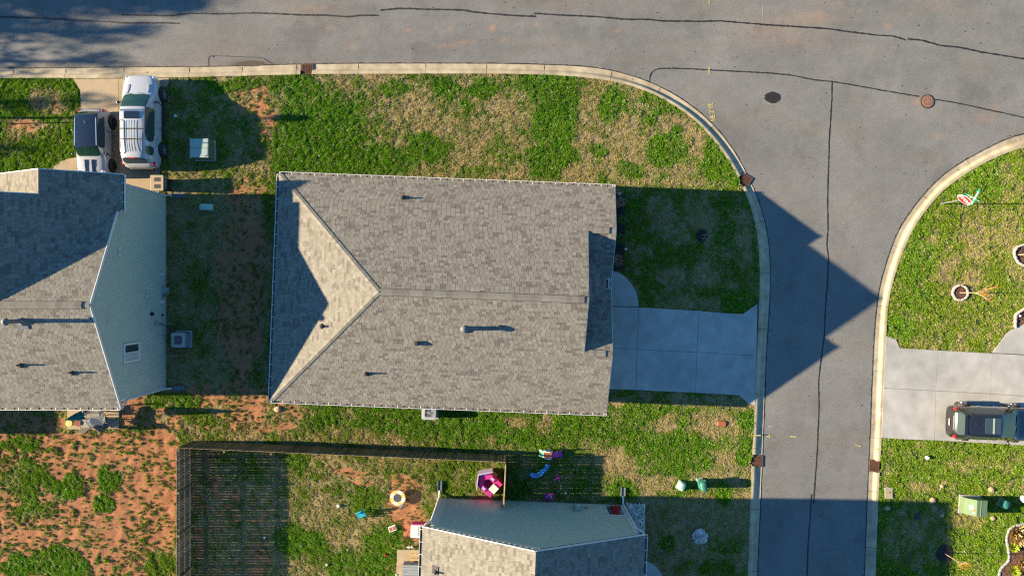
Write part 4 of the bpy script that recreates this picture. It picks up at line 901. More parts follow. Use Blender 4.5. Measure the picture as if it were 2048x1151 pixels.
MB().box((-2.585, 0, .62), (.10, 1.3, .16)).build('rear_bumper', M['black_plastic'], suv, bev=.03); MB().box((-2.5, 0, 1.0), (.06, .9, .035)).build('chrome_strip', M['alloy'], suv)
w = MB(); w.bar((1.50, .65, 1.19), (1.36, -.05, 1.25), .025, .02); w.bar((1.50, -.05, 1.19), (1.36, -.70, 1.24), .025, .02); w.build('wiper', M['black_plastic'], suv)

def seams(t, xs, w, z0, z1, y):
    for s in (-1, 1):
        for x_ in xs: MB().box((x_, s * y, (z0 + z1) / 2), (.016, .03, z1 - z0), M=Matrix.Rotation(s * .10, 3, 'X')).build('door_seam', M['black_plastic'], t)
seams(suv, (1.02, -.40, -1.36), 0, .45, 1.04, .955)
# small white hatchback with black roof and bonnet stripes, nose to the house
mini = empty('parked_car', (-23.43, 8.13, .14), R(-90)); tag(mini, 'small white hatchback with black roof and dark bonnet stripes beside the white SUV', 'car')
ST = [(1.92,.40,.55,.52,.36,.30,.45,.60,.70,.72),(1.86,.62,.74,.70,.52,.24,.48,.70,.80,.83),(1.70,.74,.83,.79,.62,.2,.5,.80,.88,.92),(1.25,.78,.86,.83,.66,.2,.52,.86,.93,.98),(.98,.79,.865,.84,.68,.2,.52,.88,.95,1.00),
 (.84,.79,.865,.82,.68,.2,.52,.90,.99,1.04),(.38,.79,.865,.80,.66,.2,.52,.92,1.32,1.37),(.26,.79,.865,.80,.665,.2,.52,.92,1.36,1.41),(.0,.79,.865,.80,.67,.2,.52,.92,1.38,1.43),(-.36,.79,.865,.80,.67,.2,.52,.93,1.38,1.43),(-.46,.79,.865,.80,.67,.2,.52,.93,1.38,1.43),
 (-1.20,.79,.865,.79,.65,.2,.52,.94,1.36,1.40),(-1.42,.78,.86,.78,.63,.21,.52,.94,1.31,1.35),(-1.64,.75,.84,.75,.58,.24,.52,.92,1.02,1.06),(-1.82,.68,.78,.69,.50,.28,.50,.80,.88,.91),(-1.90,.5,.62,.54,.38,.32,.48,.66,.74,.76)]
def ids_mini(i, b, s):
    if i == 5 and b in (5, 6): return 'windshield'
    if b == 4 and i in (6, 7, 8, 9, 10, 11): return 'side_window' + ('' if s > 0 else '_1')
    if i == 12 and b in (5, 6): return 'rear_window'
    if b in (5, 6) and 6 <= i <= 11: return 'roof'
    if b in (0, 1): return 'underside'
    return 'body'
mats = {'body': 'silver_white', 'roof': 'black_car', 'windshield': 'glass_green', 'side_window': 'glass_dark', 'side_window_1': 'glass_dark', 'rear_window': 'glass_dark', 'underside': 'black_plastic'}
car_shell(mini, ST, ids_mini, mats)
for sx in (1.22, -1.22):
    for s in (-1, 1): wheel(mini, sx, s * .855, .32, s, .20, 'black_car')
mirror(mini, .72, .84, .96, 1, 'black_car'); mirror(mini, .72, -.84, .96, -1, 'black_car')
for s in (-1, 1):
    m = MB(); P_ = [(1.76, .895), (1.60, .925), (1.25, .985), (1.02, 1.008)]
    for (xa, za), (xb, zb) in zip(P_[:-1], P_[1:]): m.add([(xa, s * .10, za + .012), (xb, s * .10, zb + .012), (xb, s * .30, zb + .004), (xa, s * .28, za + .000)], [(0, 1, 2, 3) if s < 0 else (0, 3, 2, 1)])
    m.build('bonnet_stripe', M['black_car'], mini)
    MB().lathe((1.66, s * .66, .78), [(.13, 0), (.13, .08), (.11, .12), (.05, .14)], 18, M=Matrix.Rotation(R(35), 3, 'Y')).build('headlight', M['clear_lens'], mini, smooth=True)
    MB().ball((-1.72, s * .66, .84), (.09, .07, .14), 10, 8).build('tail_light', M['red_lens'], mini, smooth=2)
    MB().box((.02, s * .85, .80), (.16, .03, .03)).build('door_handle', M['alloy'], mini)
MB().box((1.86, 0, .62), (.08, .5, .10)).build('grille', M['black_plastic'], mini); MB().tube([(-.9, .0, 1.42), (-1.05, .0, 1.52)], .012, 6).build('aerial', M['alloy'], mini)
for s in (-1, 1): MB().bar((.30, s * .60, 1.385), (-1.2, s * .575, 1.395), .03, .015).build('roof_trim', M['alloy'], mini)

seams(mini, (.70, -.62), 0, .4, .86, .835)
# dark SUV, tail to the street on the right-hand drive
dk = empty('parked_car', (26.78, -7.54, .14), R(-2)); tag(dk, 'dark glossy SUV parked tail to the street on the right driveway', 'car')
ST = [(2.35,.50,.62,.58,.45,.34,.54,.72,.82,.85),(2.25,.74,.84,.80,.62,.27,.56,.82,.92,.96),(2.0,.85,.93,.90,.70,.24,.58,.92,1.00,1.05),(1.5,.88,.95,.93,.74,.24,.60,.98,1.05,1.10),(1.22,.88,.95,.93,.76,.24,.60,1.00,1.08,1.13),
 (1.08,.88,.95,.91,.77,.24,.60,1.02,1.12,1.17),(.10,.88,.95,.89,.62,.24,.60,1.05,1.54,1.60),(-.02,.88,.95,.89,.625,.24,.60,1.05,1.58,1.64),(-.16,.88,.95,.89,.63,.24,.60,1.05,1.60,1.66),(-.50,.88,.95,.89,.63,.24,.60,1.06,1.61,1.67),(-.62,.88,.95,.89,.63,.24,.60,1.06,1.61,1.67),
 (-1.40,.88,.95,.88,.62,.24,.60,1.07,1.60,1.66),(-1.52,.88,.95,.88,.61,.24,.60,1.07,1.59,1.65),(-1.88,.87,.94,.87,.60,.25,.60,1.08,1.56,1.62),(-1.98,.86,.93,.86,.58,.26,.60,1.08,1.52,1.58),(-2.18,.83,.91,.83,.66,.30,.60,1.04,1.12,1.15),(-2.28,.76,.86,.78,.6,.34,.58,.90,1.0,1.02),(-2.34,.6,.72,.64,.46,.38,.56,.76,.84,.86)]
def ids_dk(i, b, s):
    if i == 5 and b in (5, 6): return 'windshield'
    if b == 4 and i in (6, 7, 8, 9, 10, 11, 12): return 'side_window' + ('' if s > 0 else '_1')
    if i == 14 and b in (5, 6): return 'rear_window'
    if b in (0, 1): return 'underside'
    return 'body'
mats = {'body': 'dark_car', 'windshield': 'glass_green', 'side_window': 'glass_dark', 'side_window_1': 'glass_dark', 'rear_window': 'glass_dark', 'underside': 'black_plastic'}
car_shell(dk, ST, ids_dk, mats)
for sx in (1.42, -1.38):
    for s in (-1, 1): wheel(dk, sx, s * .945, .35, s)
mirror(dk, .72, .92, 1.10, 1, 'dark_car'); mirror(dk, .72, -.92, 1.10, -1, 'dark_car')
MB().prism(rrect(.85, .86, .06, cx=-.55), 1.655, 1.678).build('sunroof', M['glass_dark'], dk, bev=.005); MB().box((-.52, 0, 1.682), (.09, .84, .012)).build('sunroof_bar', M['util_grey'], dk)
for s in (-1, 1):
    MB().box((-2.17, s * .74, .98), (.16, .24, .14), rz=s * .35).build('tail_light', M['red_lens'], dk, bev=.03); MB().tube([(-.1, s * .60, 1.64), (-.2, s * .60, 1.69), (-1.75, s * .58, 1.67), (-1.85, s * .58, 1.6)], .02, 8).build('roof_rail', M['black_plastic'], dk)
    for xx in (.05, -.85): MB().box((xx, s * .95, .90), (.2, .03, .035)).build('door_handle', M['alloy'], dk)
MB().box((-1.98, 0, 1.61), (.16, 1.06, .035)).build('rear_spoiler', M['dark_car'], dk, bev=.012); MB().box((-2.36, 0, .74), (.02, .36, .15), M=Matrix.Rotation(R(-20), 3, 'Y')).build('number_plate', M['toy_white'], dk)
MB().box((-2.28, 0, 1.02), (.05, .8, .03)).build('chrome_strip', M['alloy'], dk); MB().lathe((-1.5, .1, 1.655), [(.03, 0), (.02, .07), (.005, .09)], 8).build('aerial', M['black_plastic'], dk)
w = MB(); w.bar((1.14, .6, 1.15), (1.04, 0, 1.20), .025, .02); w.bar((1.14, 0, 1.15), (1.04, -.62, 1.20), .025, .02); w.build('wiper', M['black_plastic'], dk)

# ------------------------------------------------ fence
def fence(name, a, b, face, label, end=None, tallpost=True):
    a = Vector(a); b = Vector(b); L = (b - a).length; d = (b - a) / L; n = Vector((-d.y, d.x)) * face; rz = math.atan2(d.y, d.x)
    t = empty(name, (a.x, a.y, .05), rz); tag(t, label, 'fence', 'wooden privacy fence runs round the back yard'); s = face
    me = None; k = int(L / .152)
    for i in range(k):
        x = .08 + i * (L - .08) / k
        if me is None or i % 12 == 0: 
            o = MB().prism([(-.071, -.01), (.071, -.01), (.071, .01), (-.071, .01)], 0, 1.76).build('picket', M['fence_wood'], t); me = o.data
        else: o = link(me, 'picket', t)
        o.location = (x + random.uniform(-.004, .004), s * (.045 + .012) + random.uniform(-.002, .002), random.uniform(-.012, .012)); o.rotation_euler = (0, random.uniform(-.006, .006), 0)
    for z in (.30, .92, 1.55): MB().box((L / 2, s * .022, z), (L, .038, .089)).build('rail', M['fence_top'], t)
    npst = max(1, round(L / 2.4))
    for i in range(npst + 1): MB().box((L * i / npst, -s * .045, .9), (.092, .09, 1.80)).build('post', M['fence_wood'], t)
    return t
C0 = P(355, 897, 1.8); C1 = P(1010, 925.5, 1.8); C2 = P(1006, 1012, 1.8); CW = (C0[0] + .02, -20.5)
fence('privacy_fence', C0, C1, 1, 'long brown board fence running behind the central house, its weathered outer face showing')
fence('privacy_fence', (C0[0], C0[1] - .06), CW, -1, 'board fence along the left side of the yard, rails and posts facing inwards')
fence('privacy_fence', (C1[0], C1[1] - .06), (C2[0], C2[1] + .0), 1, 'short pale topped fence run joining the bottom house beside the pink playhouse')

# ------------------------------------------------ outdoor units
def condenser(px, py, zt, w, d, label, rz=0, fan='alloy'):
    x, y = P(px, py, zt); t = empty('air_conditioner', (x, y, LAWN), rz); tag(t, label, 'air conditioner', 'outdoor air conditioner units'); h = zt - LAWN
    MB().box((0, 0, .02), (w + .16, d + .16, .06)).build('pad', M['concrete'], t)
    MB().prism(rrect(w - .04, d - .04, .08), .05, h - .06).build('coil', M['ac_dark'], t)
    m = MB(); n = 9
    for k in range(n):
        z = .12 + k * (h - .22) / (n - 1)
        for (cx, cy, sx, sy) in ((0, d / 2, w - .1, .012), (0, -d / 2, w - .1, .012), (w / 2, 0, .012, d - .1), (-w / 2, 0, .012, d - .1)): m.box((cx, cy, z), (sx, sy, .025))
    tag(m.build('louvres', M['ac_grey'], t), kind='stuff')
    r = min(w, d) * .37; m = MB(); out = rrect(w, d, .09, 8); n = len(out); vs = []; fs = []
    for k, (ax, ay) in enumerate(out):
        a = math.atan2(ay, ax); vs += [(ax, ay, h - .06), (ax, ay, h), (r * math.cos(a), r * math.sin(a), h + .015), (r * math.cos(a), r * math.sin(a), h - .12)]
    for k in range(n):
        a, b = 4 * k, 4 * ((k + 1) % n); fs += [(a, b, b + 1, a + 1), (a + 1, b + 1, b + 2, a + 2), (a + 2, b + 2, b + 3, a + 3)]
    m.add(vs, fs).build('top_panel', M['ac_grey'], t)
    m = MB()
    for k in range(5):
        a = 2 * math.pi * k / 5 + .4; c, s = math.cos(a), math.sin(a); c2, s2_ = math.cos(a + .75), math.sin(a + .75)
        m.add([(c * .06, s * .06, h - .06), (c * r * .92, s * r * .92, h - .03), (c2 * r * .92, s2_ * r * .92, h - .09), (c2 * .06, s2_ * .06, h - .08)], [(0, 1, 2, 3)])
    m.lathe((0, 0, h - .1), [(.08, 0), (.08, .06), (.05, .07)], 14); m.build('fan', M[fan], t)
    g = MB()
    for k in range(1, 7):
        rr = r * k / 6; g.tube([(rr * math.cos(a), rr * math.sin(a), h + .012) for a in np.linspace(0, 2 * math.pi, 25)], .004, 4)
    for k in range(8): a = math.pi * k / 4; g.bar((0, 0, h + .016), (r * math.cos(a), r * math.sin(a), h + .016), .006, .006)
    tag(g.build('fan_guard', M['ac_grey'], t), kind='stuff'); return t
condenser(356, 679.5, .82, .78, .80, 'air conditioner unit in the shade beside the tall sage siding wall', fan='magenta')
condenser(857.5, 825.5, .82, .80, .74, 'pale sunlit air conditioner unit behind the central house roof edge', R(-2))
x, y = P(315, 366, 1.1); t = empty('wheeled_bin', (x, y, .14), R(0)); tag(t, 'pale wheeled bin with two dark recesses in its lid at the driveway corner', 'bin')
vs = [(-.26, -.34, .05), (.26, -.34, .05), (.26, .34, .05), (-.26, .34, .05), (-.34, -.42, .95), (.34, -.42, .95), (.34, .42, .95), (-.34, .42, .95)]
MB().add(vs, [(0, 3, 2, 1), (4, 5, 6, 7), (0, 1, 5, 4), (1, 2, 6, 5), (2, 3, 7, 6), (3, 0, 4, 7)]).build('tub', M['black_plastic'], t, bev=.03)
ld = MB().prism(rrect(.74, .88, .06), .95, 1.03, ch=.02).build('lid', M['tan_concrete'], t)
for s in (-1, 1): MB().prism(rrect(.34, .22, .03, cx=.02, cy=s * .19), 1.02, 1.038).build('lid_recess', M['black_plastic'], ld)
for s in (-1, 1): MB().tube([(.30, s * .26, .12), (.30, s * .34, .12)], .12, 14).build('wheel', M['tyre'], t)
MB().tube([(.38, -.3, .9), (.44, -.28, .92), (.44, .28, .92), (.38, .3, .9)], .02, 8).build('handle', M['util_grey'], t)

# ------------------------------------------------ utility boxes and covers
def pad_box(px, py, w, d, h, rz, label, top, body, slope=.12, extra=None):
    x, y = P(px, py, 0); t = empty('utility_cabinet', (x, y, LAWN), rz); tag(t, label, 'utility box')
    MB().box((0, 0, .03), (w + .16, d + .16, .08)).build('pad', M['concrete'], t)
    MB().add([(-w/2, -d/2, .06), (w/2, -d/2, .06), (w/2, d/2, .06), (-w/2, d/2, .06), (-w/2, -d/2, h - slope), (w/2, -d/2, h), (w/2, d/2, h), (-w/2, d/2, h - slope)], [(0, 3, 2, 1), (4, 5, 6, 7), (0, 1, 5, 4), (1, 2, 6, 5), (2, 3, 7, 6), (3, 0, 4, 7)]).build('cabinet', M[body], t, bev=.02)
    sl = math.atan2(slope, w); MB().box((0, 0, h - slope / 2 + .02), (w + .05, d + .05, .03), M=Matrix.Rotation(-sl, 3, 'Y')).build('lid', M[top], t, bev=.008)
    MB().box((0, 0, h - slope / 2 + .042), (w + .05, .015, .012), M=Matrix.Rotation(-sl, 3, 'Y')).build('lid_seam', M['ac_dark'], t); return t
t = pad_box(414, 303, .98, 1.0, .85, 0, 'grey green transformer box in the shaded lawn beside the white SUV', 'util_grey', 'util_green', .0)
# big green transformer on the right
x0, y0 = P(1918, 1006, 0); t = empty('transformer_box', (x0 + .50, y0, LAWN), R(-3)); t.scale = (.80, .80, .86); tag(t, 'large olive green transformer with warning stickers on its sloped front, at right', 'transformer')
MB().box((0, 0, .03), (1.5, 1.30, .10)).build('pad', M['concrete'], t)
w_, d_ = 1.30, 1.14
MB().add([(-w_/2, -d_/2, .08), (w_/2, -d_/2, .08), (w_/2, d_/2, .08), (-w_/2, d_/2, .08), (-w_/2, -d_/2, .50), (-.10, -d_/2, .92), (w_/2, -d_/2, .90), (-w_/2, d_/2, .50), (-.10, d_/2, .92), (w_/2, d_/2, .90)],
  [(0, 3, 2, 1), (0, 4, 7, 3), (4, 5, 8, 7), (5, 6, 9, 8), (1, 2, 9, 6), (0, 1, 6, 5, 4), (3, 7, 8, 9, 2)]).build('cabinet', M['util_green'], t, bev=.02)
MB().box((.18, 0, .925), (.02, 1.12, .012)).build('lid_seam', M['util_grey'], t)
sl = Matrix.Rotation(-math.atan2(.42, .55), 3, 'Y'); MB().box((-.36, -.0, .735), (.22, .30, .006), M=sl).build('sticker', M['sign_white'], t); MB().box((-.24, -.16, .826), (.12, .14, .006), M=sl).build('sticker', M['orange'], t); MB().box((-.25, -.34, .82), (.10, .10, .006), M=sl).build('sticker', M['sign_white'], t)
def pedestal(px, py, h, w, d, rz, m, label, base='util_grey', z0=LAWN):
    x, y = P(px, py, .0); t = empty('utility_pedestal', (x, y, z0), rz); tag(t, label, 'utility pedestal')
    MB().prism(rrect(w + .05, d + .05, .04), 0, .10).build('base', M[base], t); MB().prism(rrect(w, d, min(w, d) * .35, 6), .08, h, ch=.05).build('cover', M[m], t, smooth=True); return t
pedestal(1360, 968, .42, .38, .46, R(-25), 'util_mint', 'pale mint utility pedestal, the left one of the pair near the kerb')
t = pedestal(1399, 964, .88, .32, .52, R(10), 'util_teal', 'dark teal rounded utility pedestal casting a long shadow to the kerb'); MB().prism(rrect(.42, .22, .05, cy=.22), .55, .66).build('collar', M['util_teal'], t)
pedestal(2000, 1003, .45, .40, .44, R(-30), 'util_teal', 'round teal pedestal in the shadow of the large green transformer', base='raw_wood')
t = pedestal(416, 415, .22, .74, .34, R(-3), 'util_mint', 'low mint green box lying in the shade between the two houses'); 
def disc(name, px, py, r, h, m, label, cat, n=20, z=LAWN):
    x, y = P(px, py, 0); o = MB().lathe((0, 0, 0), [(r, 0), (r, h * .7), (r * .85, h), (r * .3, h * 1.02)], n).build(name, M[m], None, smooth=True); o.location = (x, y, z - .01); tag(o, label, cat); return o
disc('drain_marker', 353, 233, .09, .10, 'toy_white', 'small white round cap in the dark grass right of the SUV', 'cap')
disc('drain_marker', 1250.5, 498, .075, .12, 'toy_white', 'small white round cap in the front lawn near the curved walkway', 'cap')
disc('drain_marker', 1851, 913, .10, .16, 'toy_white', 'white cap with a short shadow in the lawn below the dark SUV', 'cap')
disc('bucket', 2043, 995, .20, .3, 'toy_white', 'white bucket at the right frame edge beyond the green transformer', 'bucket')
disc('valve_cover', 1832, 1031, .20, .05, 'black_plastic', 'dark round cover in the shaded lawn right of the street', 'cover')
disc('white_ball', 655, 1126, .065, .13, 'toy_white', 'white ball in the yard grass toward the bottom edge', 'ball'); disc('plastic_cup', 678, 1009, .09, .14, 'toy_white', 'white plastic tub lying in the fenced yard grass', 'tub')
disc('red_ball', 771, 1107, .055, .11, 'sign_red', 'red ball in the grass beside the patio', 'ball'); disc('orange_ball', 783, 1090, .04, .08, 'orange', 'orange ball just above the red ball near the patio', 'ball'); disc('green_ball', 793, 1146, .05, .09, 'toy_mint', 'lime green ball at the edge of the patio slab', 'ball')
disc('white_ball', 531, 1072, .06, .12, 'toy_white', 'white ball lying in the striped shade of the left fence', 'ball')
for px, py, r, l in ((1786, 973, .0, ''),): pass
x, y = P(1775, 984, 0); t = empty('meter_box', (x, y, LAWN)); tag(t, 'rectangular concrete meter box lid beside the right kerb', 'meter box'); MB().box((0, 0, 0), (.48, .62, .08)).build('frame', M['util_grey'], t); MB().box((0, 0, .045), (.40, .54, .02)).build('lid', M['tan_concrete'], t); MB().box((.05, .05, .058), (.05, .08, .01)).build('lid_slot', M['black_void'], t)
x, y = P(1442, 846, 0); t = empty('valve_box', (x, y, LAWN), R(-3)); tag(t, 'rust orange valve box lid in the dry lawn near the driveway end', 'valve box'); MB().prism(rrect(.50, .28, .08), -.02, .07, ch=.02).build('lid', M['orange'], t); MB().prism(rrect(.56, .34, .08), -.02, .03).build('frame', M['rust'], t)
# bare clay spots and stones
def stone(px, py, r, m, label, name='stone', cat='stone'):
    x, y = P(px, py, 0); b = MB(); b.ball((0, 0, 0), (r, r * .8, r * .5), 9, 6); b.v = [(v[0] * random.uniform(.85, 1.15), v[1] * random.uniform(.85, 1.15), v[2]) for v in b.v]; o = b.build(name, M[m], None, smooth=2); o.location = (x, y, LAWN + r * .1); tag(o, label, cat)
stone(1862, 1103, .10, 'rock', 'small stone near the dark tree ring') if 0 else None
for px, py, r, l in ((1980, 977, .20, 'brown boulder above the green transformer shadow'), (1983, 1034, .17, 'brown boulder below the green transformer shadow'), (1863, 998, .20, 'brown boulder at the edge of the house shadow on the lawn'), (1881, 1028, .15, 'pale stone lying in the dark house shadow'), (1882, 970, .13, 'light stone in the lawn above the shadow corner'), (1772, 1014, .18, 'brown stone below the concrete meter box'),
   (558, 817, .24, 'pale boulder off the lower left corner of the central roof'), (1238, 388, .14, 'light stone at the corner of the front foundation bed')): stone(px, py, r, 'rock', l)

# ------------------------------------------------ planted rings, beds and young trees
def blockring(t, pts, w=.105, L=.20, h=.11, closed=True, m='edging_stone'):
    p = np.array(pts + (pts[:1] if closed else [])); n = max(4, int(np.hypot(*np.diff(p, axis=0).T).sum() / L)); q = resample(p, n + 1)
    for i in range(n):
        a, b = q[i], q[i + 1]; c = (a + b) / 2; d = b - a
        MB().prism(rrect(np.hypot(*d) * .95, w, .02, 1), 0, h * random.uniform(.85, 1.1), ch=.015).build('edging_block', M[m], t); o = bpy.data.objects[CH[t.name][-1]]; o.location = (c[0], c[1], 0); o.rotation_euler = (0, 0, math.atan2(d[1], d[0]) + random.uniform(-.08, .08))
def circle(r, n=18, j=.06, sx=1, sy=1): return [(r * sx * math.cos(a) * random.uniform(1 - j, 1 + j), r * sy * math.sin(a) * random.uniform(1 - j, 1 + j)) for a in np.linspace(0, 2 * math.pi, n + 1)[:-1]]
def chips(t, poly, n, m, h=.05, sz=.035, name='chips'):
    xs = [p[0] for p in poly]; ys = [p[1] for p in poly]; b = MB(); k = 0; tries = 0
    while k < n and tries < n * 5:
        tries += 1; x = random.uniform(min(xs), max(xs)); y = random.uniform(min(ys), max(ys))
        if not inpoly(np.array([x]), np.array([y]), poly)[0]: continue
        s = sz * random.uniform(.5, 1.4); b.box((x, y, h + random.uniform(-.01, .02)), (s, s * random.uniform(.4, 1), s * .5), M=Matrix.Rotation(random.uniform(0, 6), 3, Vector((random.random(), random.random(), random.random() + .5)).normalized())); k += 1
    o = b.build(name, M[m], t); tag(o, kind='stuff'); return o
def sapling(t, h, lean, n, m1, m2, spread=.35, seed=1, tr=.025):
    rnd = random.Random(seed); b = MB(); top = Vector((lean[0], lean[1], h * .5)); b.tube([(0, 0, 0), top * .5 + Vector((.01, .01, 0)), top], [tr * 1.2, tr, tr * .85], 8); b.build('trunk', M[m1], t, smooth=True); br = MB(); tw = MB()
    for i in range(n):
        a = rnd.uniform(0, 6.28); s = top * rnd.uniform(.75, 1.0); L = h * rnd.uniform(.35, .5); e = s + Vector((math.cos(a) * spread * L, math.sin(a) * spread * L, L * .75)); br.tube([s, (s + e) / 2 + Vector((rnd.uniform(-.05, .05), rnd.uniform(-.05, .05), .05)), e], [tr * .6, tr * .4, tr * .28], 6)
        for k in range(3):
            p = s + (e - s) * rnd.uniform(.5, 1); a2 = rnd.uniform(0, 6.28); L2_ = h * .16; e2 = p + Vector((math.cos(a2) * .4 * L2_, math.sin(a2) * .4 * L2_, L2_)); tw.tube([p, (p + e2) / 2 + Vector((.01, 0, .02)), e2], [tr * .34, tr * .26, tr * .12], 5)
    br.build('branch', M[m1], t); tw.build('twigs', M[m2], t)
def ring(px, py, r, label, m='mulch', blocks=True, cat='young tree', bm='edging_stone', name='sapling', **kw):
    x, y = P(px, py, 0); t = empty(name, (x, y, LAWN)); tag(t, label, cat, 'young bare trees planted in mulch rings')
    c = circle(r, 20, .05); MB().prism(c, -.02, .05).build('mulch', M[m], t); chips(t, c, int(420 * r * r * 3), m)
    if blocks: blockring(t, circle(r + .04, 18, .04), m=bm, L=.22)
    return t
EXC2 = []
t = ring(1917, 585, .40, 'slender young tree with red twigs growing in a stone edged mulch ring'); sapling(t, 3.0, (.02, .0), 6, 'bark', 'red_bark', .30, 3, .020); EXC2.append((1917, 585, 17))
t = ring(1402, 471, .34, 'bare sapling in an unedged dark mulch ring in the middle of the shaded front lawn', 'dark_mulch', False); sapling(t, 1.5, (.0, -.02), 5, 'bark', 'bark', .6, 5, .016); EXC2.append((1402, 471, 13))
t = ring(1886, 1104, .46, 'bare red twigged sapling rising from a dark ring at the edge of the big shadow', 'dark_mulch', False); sapling(t, 2.6, (.0, -.02), 6, 'bark', 'red_bark', .28, 8, .014); EXC2.append((1886, 1104, 17))
t = ring(1398, 1070, .44, 'tiny bare sapling in a round bed of white pebbles in the shaded lawn', 'dark_mulch', False); chips(t, circle(.44, 18, .04), 620, 'pebble', .07, .06, 'pebbles'); sapling(t, 1.7, (.02, -.03), 5, 'bark', 'bark', .5, 9, .014); EXC2.append((1398, 1070, 15))
x, y = P(22, 248, 0); t = empty('sapling', (x, y, LAWN)); tag(t, 'bare branching sapling in the dark grass at the left frame edge', 'young tree', 'young bare trees planted in mulch rings'); sapling(t, 3.2, (-.1, .05), 9, 'bark', 'bark', .9, 14, .03)
def bed(pxs, label, m='mulch', z=LAWN, edge=True, L=.24, closed=True, cat='planting bed', n=500, open_from=None, bm='edging_stone', h=.13):
    pts = PL(pxs, .1); c = np.mean(pts, 0); t = empty('planting_bed', (c[0], c[1], z)); tag(t, label, cat); loc = [(a - c[0], b - c[1]) for a, b in pts]; MB().prism(loc, -.03, .045).build('mulch', M[m], t); chips(t, loc, n, m)
    if edge: blockring(t, loc[:open_from] if open_from else loc, closed=not open_from, L=L, m=bm, h=h)
    EXCL.append(pts); return t, c
t1, _ = bed([(2047, 489), (2034, 492), (2027, 500), (2027, 513), (2034, 524), (2047, 532), (2075, 535), (2085, 510), (2075, 488)], 'oval mulch bed with pale stone edging at the right frame edge, in the upper lawn', n=500)
MB().tube([(-.45, .0, .05), (.3, 0, .9), (.9, .05, 2.0)], .03, 8).build('trunk', M['bark'], t1)
t2, _ = bed([(2029, 655), (2029, 629), (2033, 626), (2060, 609), (2110, 600), (2110, 640), (2080, 640), (2047, 647)], 'angular mulch bed tucked into the curve of the right walkway', n=700, open_from=5)
disc('landscape_light', 2035, 631, .07, .14, 'toy_white', 'small white garden light inside the corner of the angular mulch bed', 'garden light')
t3, c3 = bed([(1996, 1185), (1996, 1151), (1999, 1138), (2005, 1130), (2012, 1126), (2017, 1118), (2017, 1105), (2013, 1085), (2012, 1070), (2017, 1058), (2028, 1050), (2048, 1046), (2090, 1044), (2120, 1060), (2120, 1190)], 'long mulch bed with a curving pale edge in the bottom right corner', 'mulch', n=1500, open_from=13, bm='ac_grey', h=.08)
t4, c4 = bed([(1236, 388), (1249, 388), (1249, 540), (1222, 540), (1222, 388)], 'dark foundation bed along the front of the central house', 'dark_mulch', edge=False, n=900)
t5, c5 = bed([(1252, 1003), (1262, 1006), (1289, 1005), (1289, 1060), (1276, 1066), (1255, 1066)], 'bed of pale river pebbles beside the porch of the bottom house', 'dark_mulch', edge=False, n=50, cat='pebble bed'); chips(t5, [(a - c5[0], b - c5[1]) for a, b in PL([(1252, 1003), (1262, 1006), (1289, 1005), (1289, 1060), (1276, 1066), (1255, 1066)], .1)], 1300, 'pebble', .07, .06, 'pebbles')
def shrub(px, py, r, h, m, label, n=260, blade=.16, seed=0, upright=.7, z=LAWN):
    rnd = random.Random(seed + 99); x, y = P(px, py, h * .5); t = empty('shrub', (x, y, z)); tag(t, label, 'shrub', 'low shrubs in the planting beds'); b = MB()
    for i in range(n):
        a = rnd.uniform(0, 6.28); q = rnd.random() ** .5; bx, by = r * q * .55 * math.cos(a), r * q * .55 * math.sin(a); L = blade * rnd.uniform(.6, 1.3); dr = Vector((math.cos(a + rnd.uniform(-.8, .8)) * (1 - upright) * 2 * (q + .2), math.sin(a + rnd.uniform(-.8, .8)) * (1 - upright) * 2 * (q + .2), upright + .2)).normalized()
        p = Vector((bx, by, h * (1 - q * q) * rnd.uniform(.1, .75) + .03)); e = p + dr * L + Vector((bx, by, 0)) * .5; w = Vector((-dr.y, dr.x, rnd.uniform(-.3, .3))).normalized() * blade * .14
        b.add([p - w, p + w, (p + e) / 2 + w * .9, e, (p + e) / 2 - w * .9], [(0, 1, 2, 3, 4)])
    b.build('foliage', M[m], t); MB().tube([(0, 0, -.02), (0, 0, h * .4)], .02, 6).build('stem', M['bark'], t)
shrub(2027, 1092, .30, .35, 'lime_leaf', 'rounded lime green shrub in the bottom right mulch bed', seed=1); shrub(2028, 1140, .32, .35, 'lime_leaf', 'lime shrub at the very bottom of the right mulch bed', seed=2)
shrub(2036, 1068, .48, .5, 'straw', 'straw coloured ornamental grass at the top of the bottom right bed', 340, .4, 3); shrub(2048, 1128, .35, .4, 'straw', 'straw grass clump at the frame edge between the lime shrubs', 240, .3, 4)
shrub(1240, 405, .28, .45, 'rock', 'dry twiggy shrub at the upper end of the dark foundation bed', 220, .2, 5); shrub(1241, 440, .25, .35, 'shrub_leaf', 'green shrub below the dry twiggy shrub in the foundation bed', 220, .18, 6); shrub(1240, 478, .28, .4, 'shrub_leaf', 'green shrub level with the upper roof notch in the foundation bed', 240, .2, 7); shrub(1235, 520, .32, .5, 'rock', 'grey dried shrub nearest the curved walkway', 280, .2, 8)

